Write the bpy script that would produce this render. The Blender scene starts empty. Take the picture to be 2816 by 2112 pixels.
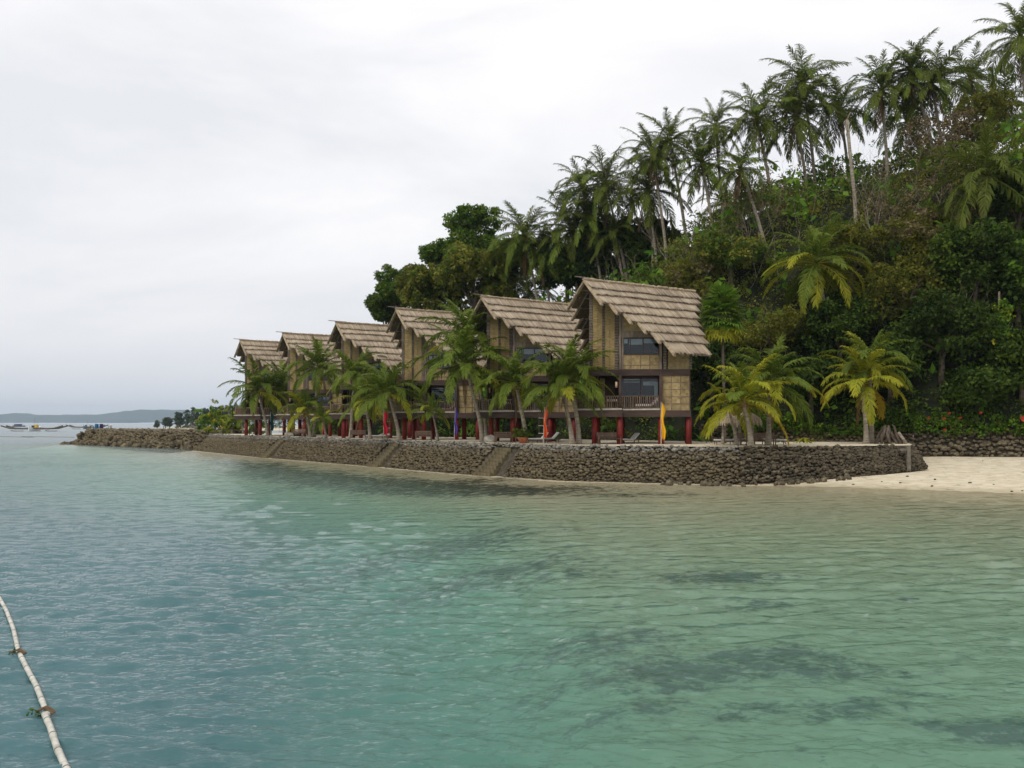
import bpy, math, random
import numpy as np
from mathutils import Vector, Matrix

# ------------------------------------------------------------------ scene, camera, light
SC = bpy.context.scene
COL = SC.collection
R = math.radians
HC = 4.2                      # eye height above the water
cam_d = bpy.data.cameras.new('camera')
cam = bpy.data.objects.new('camera', cam_d)
COL.objects.link(cam)
cam.location = (0, 0, HC)
cam.rotation_euler = (R(90), 0, 0)
cam_d.sensor_width = 36.0
cam_d.lens = 34.98
cam_d.shift_y = (423.6 - 384) / 1024.0
cam_d.clip_start = 0.1
cam_d.clip_end = 30000
SC.camera = cam

SUN_EL, SUN_AZ = 52, 218      # azimuth measured clockwise from +Y
world = bpy.data.worlds.new('World')
SC.world = world
world.use_nodes = True
wt = world.node_tree
for n in list(wt.nodes):
    wt.nodes.remove(n)
wo = wt.nodes.new('ShaderNodeOutputWorld')
bg = wt.nodes.new('ShaderNodeBackground')
bg.inputs['Strength'].default_value = 0.1
sky = wt.nodes.new('ShaderNodeTexSky')
sky.sky_type = 'NISHITA'
sky.sun_disc = False
sky.sun_elevation = R(SUN_EL)
sky.sun_rotation = R(SUN_AZ)
sky.altitude = 5
sky.air_density = 1.5
sky.dust_density = 4
tc = wt.nodes.new('ShaderNodeTexCoord')
mp = wt.nodes.new('ShaderNodeMapping')
mp.inputs['Scale'].default_value = (1.2, 1.2, 3.6)
mp.inputs['Rotation'].default_value = (0.25, 0.1, 0.5)
nz = wt.nodes.new('ShaderNodeTexNoise')
nz.inputs['Scale'].default_value = 1.9
nz.inputs['Detail'].default_value = 7
nz.inputs['Roughness'].default_value = 0.55
nz.inputs['Distortion'].default_value = 0.4
cr = wt.nodes.new('ShaderNodeValToRGB')           # cloud deck: grey bellies to white
cr.color_ramp.elements[0].position = 0.36
cr.color_ramp.elements[0].color = (0.74, 0.75, 0.78, 1)
cr.color_ramp.elements[1].position = 0.60
cr.color_ramp.elements[1].color = (0.92, 0.905, 0.915, 1)
cm = wt.nodes.new('ShaderNodeVectorMath')
cm.operation = 'SCALE'
cm.inputs['Scale'].default_value = 12.0
sx = wt.nodes.new('ShaderNodeSeparateXYZ')
hr = wt.nodes.new('ShaderNodeMapRange')           # thick air low over the sea
hr.inputs['From Min'].default_value = 0.0
hr.inputs['From Max'].default_value = 0.16
hr.inputs['To Min'].default_value = 0.0
hr.inputs['To Max'].default_value = 1.0
hmix = wt.nodes.new('ShaderNodeMix')
hmix.data_type = 'RGBA'
hmix.inputs[6].default_value = (0.69, 0.70, 0.74, 1)
smix = wt.nodes.new('ShaderNodeMix')
smix.data_type = 'RGBA'
smix.inputs[0].default_value = 0.93
L = wt.links.new
L(tc.outputs['Generated'], mp.inputs['Vector'])
L(mp.outputs[0], nz.inputs['Vector'])
L(nz.outputs[0], cr.inputs[0])
L(tc.outputs['Generated'], sx.inputs[0])
L(sx.outputs[2], hr.inputs[0])
L(hr.outputs[0], hmix.inputs[0])
L(cr.outputs[0], hmix.inputs[7])
L(hmix.outputs[2], cm.inputs[0])
L(sky.outputs[0], smix.inputs[6])
L(cm.outputs[0], smix.inputs[7])
L(smix.outputs[2], bg.inputs['Color'])
L(bg.outputs[0], wo.inputs['Surface'])

sun_d = bpy.data.lights.new('sun', 'SUN')
sun_d.energy = 1.5
sun_d.angle = R(16)
sun_d.color = (1.0, 0.95, 0.88)
sun = bpy.data.objects.new('sun', sun_d)
COL.objects.link(sun)
sdir = Vector((math.sin(R(SUN_AZ)) * math.cos(R(SUN_EL)), math.cos(R(SUN_AZ)) * math.cos(R(SUN_EL)), math.sin(R(SUN_EL))))
sun.rotation_euler = sdir.to_track_quat('Z', 'Y').to_euler()
sun.location = sdir * 100

SC.view_settings.view_transform = 'Standard'
SC.view_settings.look = 'None'
SC.view_settings.gamma = 1
SC.view_settings.exposure = 0.0
SC.view_settings.use_curve_mapping = False
SC.render.engine = 'CYCLES'
SC.cycles.use_denoising = True
SC.cycles.max_bounces = 5
SC.cycles.diffuse_bounces = 2
SC.cycles.glossy_bounces = 2
SC.cycles.transparent_max_bounces = 12
SC.cycles.volume_bounces = 0
SC.cycles.sample_clamp_indirect = 4

rng = np.random.default_rng(7)
random.seed(7)
U = random.uniform

# ------------------------------------------------------------------ helpers
def tag(o, label=None, cat=None, group=None, kind=None):
    if label: o['label'] = label
    if cat: o['category'] = cat
    if group: o['group'] = group
    if kind: o['kind'] = kind
    return o

def empty(name, loc, label=None, cat=None, group=None):
    o = bpy.data.objects.new(name, None)
    COL.objects.link(o)
    o.location = loc
    o.empty_display_size = 0.3
    return tag(o, label, cat, group)

def link(name, me, parent=None, loc=(0, 0, 0), rot=(0, 0, 0), scale=(1, 1, 1)):
    o = bpy.data.objects.new(name, me)
    COL.objects.link(o)
    o.parent = parent
    o.location = loc
    o.rotation_euler = rot
    o.scale = scale
    return o

def child_list(o, table):
    return table.get(o, [])

def copy_tree(root, loc, label=None):
    table = {}
    for x in bpy.data.objects:
        if x.parent: table.setdefault(x.parent, []).append(x)
    def rec(o, parent):
        c = o.copy()
        COL.objects.link(c)
        c.parent = parent
        for ch in table.get(o, []): rec(ch, c)
        return c
    r = rec(root, None)
    r.location = loc
    if label: r['label'] = label
    return r

def np_mesh(name, verts, quads=None, tris=None, mat=None, smooth=False, attrs=None):
    me = bpy.data.meshes.new(name)
    verts = np.asarray(verts, dtype=np.float32).reshape(-1, 3)
    nq = 0 if quads is None else len(quads)
    nt = 0 if tris is None else len(tris)
    idx = []
    if nq: idx.append(np.asarray(quads, dtype=np.int32).ravel())
    if nt: idx.append(np.asarray(tris, dtype=np.int32).ravel())
    idx = np.concatenate(idx)
    starts = np.concatenate([np.arange(nq) * 4, nq * 4 + np.arange(nt) * 3]).astype(np.int32)
    me.vertices.add(len(verts))
    me.vertices.foreach_set('co', verts.ravel())
    me.loops.add(len(idx))
    me.loops.foreach_set('vertex_index', idx)
    me.polygons.add(nq + nt)
    me.polygons.foreach_set('loop_start', starts)
    if smooth:
        me.polygons.foreach_set('use_smooth', np.ones(nq + nt, dtype=bool))
    me.update(calc_edges=True)
    if attrs:
        for k, v in attrs.items():
            a = me.attributes.new(k, 'FLOAT', 'POINT')
            a.data.foreach_set('value', np.asarray(v, dtype=np.float32))
    if mat: me.materials.append(mat)
    return me

class MB:
    def __init__(s):
        s.v = []; s.f = []
    def add(s, vs, fs):
        n = len(s.v)
        s.v += [tuple(p) for p in vs]
        s.f += [tuple(i + n for i in f) for f in fs]
        return s
    def hexa(s, p):           # 8 corners: bottom 4 (ccw), top 4
        return s.add(p, [(3, 2, 1, 0), (4, 5, 6, 7), (0, 1, 5, 4), (1, 2, 6, 5), (2, 3, 7, 6), (3, 0, 4, 7)])
    def box(s, c, d, rz=0, tilt=None):
        hx, hy, hz = d[0] / 2, d[1] / 2, d[2] / 2
        P = [(-hx, -hy, -hz), (hx, -hy, -hz), (hx, hy, -hz), (-hx, hy, -hz), (-hx, -hy, hz), (hx, -hy, hz), (hx, hy, hz), (-hx, hy, hz)]
        M = Matrix.Rotation(rz, 3, 'Z')
        if tilt: M = M @ Matrix.Rotation(tilt[1], 3, tilt[0])
        return s.hexa([M @ Vector(p) + Vector(c) for p in P])
    def tube(s, pts, rad, n=8, cap=True):
        pts = [Vector(p) for p in pts]
        m = len(pts)
        if not hasattr(rad, '__len__'): rad = [rad] * m
        vs = []
        prev = None
        for i in range(m):
            t = (pts[min(i + 1, m - 1)] - pts[max(i - 1, 0)]).normalized()
            if prev is None:
                a = Vector((0, 0, 1)) if abs(t.z) < 0.9 else Vector((1, 0, 0))
                x = t.cross(a).normalized()
            else:
                x = (prev - t * prev.dot(t)).normalized()
            y = t.cross(x)
            prev = x
            for k in range(n):
                q = 2 * math.pi * k / n
                vs.append(pts[i] + (x * math.cos(q) + y * math.sin(q)) * rad[i])
        fs = []
        for i in range(m - 1):
            for k in range(n):
                k2 = (k + 1) % n
                fs.append((i * n + k, i * n + k2, (i + 1) * n + k2, (i + 1) * n + k))
        if cap:
            fs.append(tuple(reversed(range(n))))
            fs.append(tuple((m - 1) * n + k for k in range(n)))
        return s.add(vs, fs)
    def lathe(s, prof, c=(0, 0, 0), n=14):
        vs = []; fs = []
        for (r, z) in prof:
            for k in range(n):
                q = 2 * math.pi * k / n
                vs.append((c[0] + r * math.cos(q), c[1] + r * math.sin(q), c[2] + z))
        for i in range(len(prof) - 1):
            for k in range(n):
                k2 = (k + 1) % n
                fs.append((i * n + k, i * n + k2, (i + 1) * n + k2, (i + 1) * n + k))
        return s.add(vs, fs)
    def mesh(s, name, mat=None, smooth=False):
        me = bpy.data.meshes.new(name)
        me.from_pydata([tuple(p) for p in s.v], [], s.f)
        if smooth:
            me.polygons.foreach_set('use_smooth', np.ones(len(me.polygons), dtype=bool))
        if mat: me.materials.append(mat)
        me.update()
        return me
    def build(s, name, mat=None, parent=None, loc=(0, 0, 0), rot=(0, 0, 0), smooth=False):
        return link(name, s.mesh(name, mat, smooth), parent, loc, rot)

# photograph pixel (2816 x 2112) and a distance -> a point of the place
FP = 2736.0
def at(px, py, Y):
    return Vector(((px - 1408) / FP * Y, Y, HC + (1165 - py) / FP * Y))

# ------------------------------------------------------------------ materials
def nodes_of(name):
    m = bpy.data.materials.new(name)
    m.use_nodes = True
    t = m.node_tree
    for n in list(t.nodes): t.nodes.remove(n)
    o = t.nodes.new('ShaderNodeOutputMaterial')
    return m, t, o

def pmat(name, c1, c2, scale=4, rough=0.8, bump=0.0, stretch=(1, 1, 1), spec=0.25, rand=0.0, detail=5, lo=0.35, hi=0.68, c3=None, bscale=None, metal=0):
    m, t, o = nodes_of(name)
    b = t.nodes.new('ShaderNodeBsdfPrincipled')
    tc = t.nodes.new('ShaderNodeTexCoord')
    mp = t.nodes.new('ShaderNodeMapping')
    mp.inputs['Scale'].default_value = stretch
    nz = t.nodes.new('ShaderNodeTexNoise')
    nz.inputs['Scale'].default_value = scale
    nz.inputs['Detail'].default_value = detail
    nz.inputs['Roughness'].default_value = 0.62
    cr = t.nodes.new('ShaderNodeValToRGB')
    cr.color_ramp.elements[0].position = lo
    cr.color_ramp.elements[0].color = (*c1, 1)
    cr.color_ramp.elements[1].position = hi
    cr.color_ramp.elements[1].color = (*c2, 1)
    if c3:
        e = cr.color_ramp.elements.new(min(hi + 0.1, 0.98)); e.color = (*c3, 1)
    K = t.links.new
    K(tc.outputs['Object'], mp.inputs[0]); K(mp.outputs[0], nz.inputs['Vector']); K(nz.outputs[0], cr.inputs[0])
    col = cr.outputs[0]
    if rand:
        oi = t.nodes.new('ShaderNodeObjectInfo')
        hs = t.nodes.new('ShaderNodeHueSaturation')
        mr = t.nodes.new('ShaderNodeMapRange')
        mr.inputs['To Min'].default_value = 1 - rand
        mr.inputs['To Max'].default_value = 1 + rand
        K(oi.outputs['Random'], mr.inputs[0]); K(mr.outputs[0], hs.inputs['Value'])
        K(col, hs.inputs['Color']); col = hs.outputs[0]
    K(col, b.inputs['Base Color'])
    b.inputs['Roughness'].default_value = rough
    b.inputs['Specular IOR Level'].default_value = spec
    b.inputs['Metallic'].default_value = metal
    if bump:
        n2 = nz
        if bscale:
            n2 = t.nodes.new('ShaderNodeTexNoise')
            n2.inputs['Scale'].default_value = bscale
            n2.inputs['Detail'].default_value = 5
            K(mp.outputs[0], n2.inputs['Vector'])
        bp = t.nodes.new('ShaderNodeBump')
        bp.inputs['Strength'].default_value = bump
        bp.inputs['Distance'].default_value = 0.05
        K(n2.outputs[0], bp.inputs['Height']); K(bp.outputs[0], b.inputs['Normal'])
    K(b.outputs[0], o.inputs['Surface'])
    return m

def leafmat(name, c1, c2, trans=0.3, rough=0.6, rand=0.18, spec=0.12):
    """leaf: colour from the per-leaf attribute 'tint', light passes through"""
    m, t, o = nodes_of(name)
    K = t.links.new
    at_ = t.nodes.new('ShaderNodeAttribute'); at_.attribute_name = 'tint'
    mx = t.nodes.new('ShaderNodeMix'); mx.data_type = 'RGBA'
    mx.inputs[6].default_value = (*c1, 1); mx.inputs[7].default_value = (*c2, 1)
    oi = t.nodes.new('ShaderNodeObjectInfo')
    mr = t.nodes.new('ShaderNodeMapRange'); mr.inputs['To Min'].default_value = 1 - rand; mr.inputs['To Max'].default_value = 1 + rand
    hs = t.nodes.new('ShaderNodeHueSaturation')
    b = t.nodes.new('ShaderNodeBsdfPrincipled')
    b.inputs['Roughness'].default_value = rough
    b.inputs['Specular IOR Level'].default_value = spec
    tl = t.nodes.new('ShaderNodeBsdfTranslucent')
    ms = t.nodes.new('ShaderNodeMixShader'); ms.inputs[0].default_value = trans
    K(at_.outputs['Fac'], mx.inputs[0]); K(oi.outputs['Random'], mr.inputs[0]); K(mr.outputs[0], hs.inputs['Value'])
    K(mx.outputs[2], hs.inputs['Color']); K(hs.outputs[0], b.inputs['Base Color']); K(hs.outputs[0], tl.inputs['Color'])
    K(b.outputs[0], ms.inputs[1]); K(tl.outputs[0], ms.inputs[2]); K(ms.outputs[0], o.inputs['Surface'])
    return m

M = {}
M['sand'] = pmat('sand', (0.50, 0.43, 0.30), (0.62, 0.54, 0.40), 0.6, 0.95, 0.5, spec=0.1, detail=9, bscale=9)
M['terrace_sand'] = pmat('terrace_sand', (0.54, 0.47, 0.34), (0.68, 0.60, 0.46), 0.9, 0.95, 0.4, spec=0.1, detail=9, bscale=8)
M['stone'] = pmat('stone', (0.050, 0.039, 0.021), (0.185, 0.147, 0.085), 3.2, 0.9, 0.6, rand=0.45, bscale=14, c3=(0.31, 0.26, 0.18))
M['stone_pale'] = pmat('stone_pale', (0.13, 0.12, 0.10), (0.34, 0.315, 0.265), 3.2, 0.9, 0.6, rand=0.4, bscale=14, c3=(0.50, 0.465, 0.40))
M['stone_grey'] = pmat('stone_grey', (0.055, 0.045, 0.028), (0.19, 0.155, 0.10), 3.0, 0.9, 0.6, rand=0.45, bscale=14, c3=(0.37, 0.32, 0.23))
M['stone_wet'] = pmat('stone_wet', (0.030, 0.024, 0.013), (0.115, 0.092, 0.052), 3.2, 0.55, 0.6, rand=0.4, bscale=14)
M['stone_core'] = pmat('stone_core', (0.035, 0.03, 0.022), (0.09, 0.075, 0.05), 3, 0.95)
M['step'] = pmat('step', (0.07, 0.056, 0.03), (0.175, 0.143, 0.08), 2.5, 0.9, 0.5, bscale=12)
M['concrete'] = pmat('concrete', (0.10, 0.09, 0.07), (0.19, 0.17, 0.135), 4, 0.9, 0.3)
M['soil'] = pmat('soil', (0.008, 0.011, 0.005), (0.024, 0.028, 0.011), 0.8, 0.95, 0.3)
M['thatch'] = pmat('thatch', (0.25, 0.19, 0.125), (0.50, 0.40, 0.27), 2.2, 0.9, 0.7, stretch=(2.2, 2.2, 2.2), spec=0.1, rand=0.12, detail=9, bscale=22, c3=(0.60, 0.51, 0.37))
M['thatch_dark'] = pmat('thatch_dark', (0.10, 0.07, 0.045), (0.22, 0.16, 0.10), 6, 0.95, 0.4, spec=0.1)
M['bamboo'] = pmat('bamboo', (0.21, 0.15, 0.058), (0.40, 0.295, 0.125), 2.5, 0.65, 0.3, stretch=(1, 1, 5), rand=0.12, bscale=20)
M['mat_panel'] = pmat('mat_panel', (0.24, 0.175, 0.08), (0.45, 0.35, 0.175), 3.0, 0.75, 0.5, rand=0.15, bscale=30)
M['grey_wood'] = pmat('grey_wood', (0.13, 0.10, 0.075), (0.28, 0.23, 0.18), 4, 0.85, 0.3, stretch=(1, 1, 0.3), rand=0.2)
M['dark_wood'] = pmat('dark_wood', (0.05, 0.032, 0.026), (0.095, 0.062, 0.05), 2, 0.7, 0.2, stretch=(0.4, 1, 2), rand=0.15)
M['rail_wood'] = pmat('rail_wood', (0.13, 0.088, 0.055), (0.27, 0.195, 0.125), 4, 0.75, 0.2, rand=0.35)
M['furniture'] = pmat('furniture', (0.11, 0.07, 0.05), (0.2, 0.135, 0.10), 5, 0.7, 0.2, rand=0.15)
M['pale_pole'] = pmat('pale_pole', (0.36, 0.33, 0.28), (0.58, 0.54, 0.47), 3, 0.7, 0.2)
M['red_paint'] = pmat('red_paint', (0.13, 0.013, 0.010), (0.22, 0.023, 0.017), 1.5, 0.55, 0.1, rand=0.12)
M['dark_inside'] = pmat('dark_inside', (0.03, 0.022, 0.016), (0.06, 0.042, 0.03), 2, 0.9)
M['white_cloth'] = pmat('white_cloth', (0.62, 0.61, 0.58), (0.78, 0.77, 0.74), 3, 0.9, 0.2)
M['trunk'] = pmat('trunk', (0.18, 0.15, 0.11), (0.40, 0.35, 0.275), 2.5, 0.9, 0.5, stretch=(1, 1, 3), rand=0.2, bscale=12)
M['trunk_dark'] = pmat('trunk_dark', (0.09, 0.07, 0.05), (0.2, 0.16, 0.12), 2.5, 0.9, 0.5, stretch=(1, 1, 3), rand=0.2, bscale=12)
M['bark'] = pmat('bark', (0.07, 0.055, 0.04), (0.18, 0.145, 0.11), 3, 0.95, 0.4, rand=0.2)
M['twig'] = pmat('twig', (0.16, 0.125, 0.09), (0.33, 0.27, 0.2), 2, 0.9, rand=0.2)
M['coconut'] = pmat('coconut', (0.16, 0.09, 0.02), (0.30, 0.17, 0.04), 4, 0.6, rand=0.2)
M['terracotta'] = pmat('terracotta', (0.26, 0.085, 0.04), (0.38, 0.14, 0.07), 3, 0.8)
M['frond'] = leafmat('frond', (0.055, 0.1, 0.01), (0.205, 0.255, 0.034), 0.42)
M['frond_dark'] = leafmat('frond_dark', (0.048, 0.08, 0.009), (0.175, 0.205, 0.032), 0.42)
M['frond_yellow'] = leafmat('frond_yellow', (0.17, 0.225, 0.015), (0.46, 0.415, 0.036), 0.42)
M['frond_gold'] = leafmat('frond_gold', (0.34, 0.27, 0.02), (0.58, 0.4, 0.03), 0.35)
M['frond_dry'] = leafmat('frond_dry', (0.12, 0.07, 0.03), (0.24, 0.15, 0.07), 0.2)
M['rachis'] = pmat('rachis', (0.10, 0.11, 0.03), (0.22, 0.19, 0.06), 3, 0.6)
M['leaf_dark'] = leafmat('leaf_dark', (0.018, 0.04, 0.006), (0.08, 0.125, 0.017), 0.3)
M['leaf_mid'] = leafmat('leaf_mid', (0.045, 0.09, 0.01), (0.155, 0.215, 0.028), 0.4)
M['leaf_olive'] = leafmat('leaf_olive', (0.085, 0.1, 0.011), (0.26, 0.255, 0.04), 0.4)
M['leaf_bright'] = leafmat('leaf_bright', (0.055, 0.14, 0.012), (0.17, 0.28, 0.03), 0.4)
M['leaf_lime'] = leafmat('leaf_lime', (0.16, 0.20, 0.012), (0.40, 0.38, 0.03), 0.35)
M['leaf_dryish'] = leafmat('leaf_dryish', (0.09, 0.07, 0.035), (0.25, 0.19, 0.10), 0.25)
M['leaf_far'] = leafmat('leaf_far', (0.04, 0.065, 0.03), (0.1, 0.13, 0.06), 0.3)
M['hill_far'] = pmat('hill_far', (0.03, 0.045, 0.03), (0.06, 0.075, 0.045), 0.01, 0.95)
M['petal'] = pmat('petal', (0.42, 0.045, 0.025), (0.55, 0.12, 0.06), 3, 0.7)
def cloth(n, a, b): M[n] = pmat(n, a, b, 2, 0.85, 0.2)
cloth('yellow_cloth', (0.72, 0.36, 0.01), (0.86, 0.46, 0.02))
cloth('orange_cloth', (0.78, 0.10, 0.025), (0.9, 0.16, 0.04))
cloth('purple_cloth', (0.09, 0.06, 0.38), (0.13, 0.09, 0.5))
cloth('red_cloth', (0.6, 0.02, 0.045), (0.75, 0.04, 0.07))
cloth('pink_cloth', (0.55, 0.02, 0.10), (0.7, 0.03, 0.15))
cloth('teal_cloth', (0.01, 0.05, 0.06), (0.015, 0.08, 0.09))
cloth('towel_green', (0.22, 0.42, 0.36), (0.3, 0.52, 0.46))
cloth('lamp_paper', (0.62, 0.42, 0.24), (0.75, 0.54, 0.34))
cloth('blue_plastic', (0.015, 0.10, 0.22), (0.025, 0.16, 0.32))
cloth('navy_plastic', (0.02, 0.025, 0.07), (0.04, 0.04, 0.11))
cloth('yellow_paint', (0.55, 0.36, 0.05), (0.7, 0.48, 0.08))
cloth('white_paint', (0.6, 0.6, 0.6), (0.75, 0.75, 0.74))
cloth('dark_rubber', (0.015, 0.018, 0.02), (0.04, 0.042, 0.045))
cloth('grey_blue', (0.12, 0.14, 0.17), (0.2, 0.22, 0.26))

def stripe_mat():
    m, t, o = nodes_of('striped_cloth')
    K = t.links.new
    tc = t.nodes.new('ShaderNodeTexCoord'); s = t.nodes.new('ShaderNodeSeparateXYZ')
    mu = t.nodes.new('ShaderNodeMath'); mu.operation = 'MULTIPLY'; mu.inputs[1].default_value = 38
    sn = t.nodes.new('ShaderNodeMath'); sn.operation = 'SINE'
    gt = t.nodes.new('ShaderNodeMath'); gt.operation = 'GREATER_THAN'; gt.inputs[1].default_value = -0.1
    mx = t.nodes.new('ShaderNodeMix'); mx.data_type = 'RGBA'
    mx.inputs[6].default_value = (0.22, 0.03, 0.05, 1); mx.inputs[7].default_value = (0.78, 0.75, 0.72, 1)
    b = t.nodes.new('ShaderNodeBsdfPrincipled'); b.inputs['Roughness'].default_value = 0.9
    K(tc.outputs['Object'], s.inputs[0]); K(s.outputs[0], mu.inputs[0]); K(mu.outputs[0], sn.inputs[0]); K(sn.outputs[0], gt.inputs[0])
    K(gt.outputs[0], mx.inputs[0]); K(mx.outputs[2], b.inputs['Base Color']); K(b.outputs[0], o.inputs['Surface'])
    return m
M['striped'] = stripe_mat()

def glass_mat():
    m, t, o = nodes_of('window_glass')
    K = t.links.new
    g = t.nodes.new('ShaderNodeBsdfGlossy'); g.inputs['Roughness'].default_value = 0.03; g.inputs['Color'].default_value = (0.9, 0.93, 0.95, 1)
    tr = t.nodes.new('ShaderNodeBsdfTransparent'); tr.inputs['Color'].default_value = (0.75, 0.8, 0.82, 1)
    fr = t.nodes.new('ShaderNodeFresnel'); fr.inputs['IOR'].default_value = 1.42
    ma = t.nodes.new('ShaderNodeMath'); ma.operation = 'ADD'; ma.inputs[1].default_value = 0.0
    ms = t.nodes.new('ShaderNodeMixShader')
    K(fr.outputs[0], ma.inputs[0]); K(ma.outputs[0], ms.inputs[0]); K(tr.outputs[0], ms.inputs[1]); K(g.outputs[0], ms.inputs[2]); K(ms.outputs[0], o.inputs['Surface'])
    return m
M['glass'] = glass_mat()

# ------------------------------------------------------------------ the lie of the land
WATERLINE = np.array([(-49.4, 153), (-32, 123.6), (-14.5, 97.4), (-4.7, 82), (3.7, 71.8), (15.6, 67.3), (20.3, 67.0), (24.5, 64.3), (31, 60), (46, 51), (90, 30)], float)
LAND = np.vstack([[(-45, 168), (-88, 202), (-92, 205), (-88, 212), (-40, 178), (-10, 230), (60, 330), (260, 330), (260, 30)], [(90, 30)], WATERLINE[::-1][1:]])
TOE = np.array([(90, 66), (70, 74), (55, 79), (42, 82.5), (33.5, 83.5), (31.5, 89), (22, 91), (19.5, 88.5), (16.5, 92), (6.1, 103), (-6.3, 118.5), (-18.7, 134), (-31, 150), (-34, 160), (-26, 176), (0, 205), (70, 270)], float)
TOEPOLY = np.vstack([TOE, [(200, 270), (200, 66)]])

def seg_dist(P, pts):
    P = np.asarray(P, float); d = np.full(len(P), 1e9)
    for a, b in zip(pts[:-1], pts[1:]):
        ab = b - a
        t = np.clip(((P - a) @ ab) / (ab @ ab), 0, 1)
        d = np.minimum(d, np.linalg.norm(P - (a + t[:, None] * ab), axis=1))
    return d

def inside(P, poly):
    P = np.asarray(P, float); x, y = P[:, 0], P[:, 1]
    c = np.zeros(len(P), bool)
    n = len(poly)
    for i in range(n):
        x1, y1 = poly[i]; x2, y2 = poly[(i + 1) % n]
        if y1 == y2: continue
        k = ((y1 > y) != (y2 > y)) & (x < (x2 - x1) * (y - y1) / (y2 - y1) + x1)
        c ^= k
    return c

def wob(P, s, seed):
    """smooth random field, roughly -1..1"""
    r = np.random.default_rng(seed); v = 0
    for i in range(6):
        a = r.uniform(0, 6.28); f = (1.0 + 0.7 * i) / s
        v = v + np.sin((P[:, 0] * math.cos(a) + P[:, 1] * math.sin(a)) * f + r.uniform(0, 6.28)) / (1 + 0.6 * i)
    return v / 2.2

CLOSED = np.vstack([LAND, LAND[:1]])
def bed_z(P):
    d = seg_dist(P, CLOSED); ins = inside(P, LAND)
    deep = np.clip((-P[:, 0] + 2) / 14, 0, 1)
    z = np.where(ins, 0.072 * d, -(0.034 * d + 0.0002 * d * d) * (1 + 2.6 * deep))
    z = np.where(ins, np.minimum(z, 1.45), np.maximum(z, -7))
    return z + 0.05 * wob(P, 3.0, 4) * np.clip(np.abs(z) * 2, 0, 1)

E_AX = np.array([-0.62, 0.785])
HR_A = [-80, -12, 5, 20, 34, 66, 94, 112]; HR_Z = [40, 39, 37.5, 33, 27, 17, 8, 3]
TZ = 2.57
def land_z(P):
    P = np.asarray(P, float).reshape(-1, 2)
    ins = inside(P, TOEPOLY)
    d = seg_dist(P, TOE) * ins
    a = (P - np.array([8.3, 77])) @ E_AX
    z0 = np.interp(P[:, 0], [18.3, 20.3], [2.3, 4.0])
    hr_ = np.interp(a, HR_A, HR_Z)
    z = z0 + (hr_ - z0) * (1 - np.exp(-(d / 16.0) ** 1.3)) + wob(P, 5, 9) * 0.5 * np.clip(d / 6, 0, 1)
    return np.where(ins, z, TZ)
def gz(x, y):
    return float(land_z([(x, y)])[0])

# hill
def grid(x0, x1, nx, y0, y1, ny):
    X, Y = np.meshgrid(np.linspace(x0, x1, nx), np.linspace(y0, y1, ny))
    q = (np.arange(ny - 1)[:, None] * nx + np.arange(nx - 1)[None, :]).ravel()
    return np.stack([X.ravel(), Y.ravel()], 1), np.stack([q, q + 1, q + nx + 1, q + nx], 1)
P, Q = grid(-45, 125, 140, 70, 230, 130)
z = land_z(P); ins = inside(P, TOEPOLY)
z = np.where(ins, z, 1.0)
keep = ins[Q].any(axis=1)
best = np.full(len(P), 1e9); PN = P.copy()           # edge cells end on the toe line
for a_, b_ in zip(TOE[:-1], TOE[1:]):
    ab = b_ - a_; t_ = np.clip(((P - a_) @ ab) / (ab @ ab), 0, 1); q_ = a_ + t_[:, None] * ab
    dd = np.linalg.norm(P - q_, axis=1); k_ = dd < best
    best[k_] = dd[k_]; PN[k_] = q_[k_]
P = np.where(ins[:, None], P, PN)
z = np.where(ins, z, np.interp(P[:, 0], [18.3, 20.3], [2.3, 3.9]))
hill = link('hill', np_mesh('hill', np.column_stack([P, z]), quads=Q[keep], mat=M['soil'], smooth=True))
tag(hill, 'steep jungle-covered hill behind the stilt houses', kind='structure')

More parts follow.
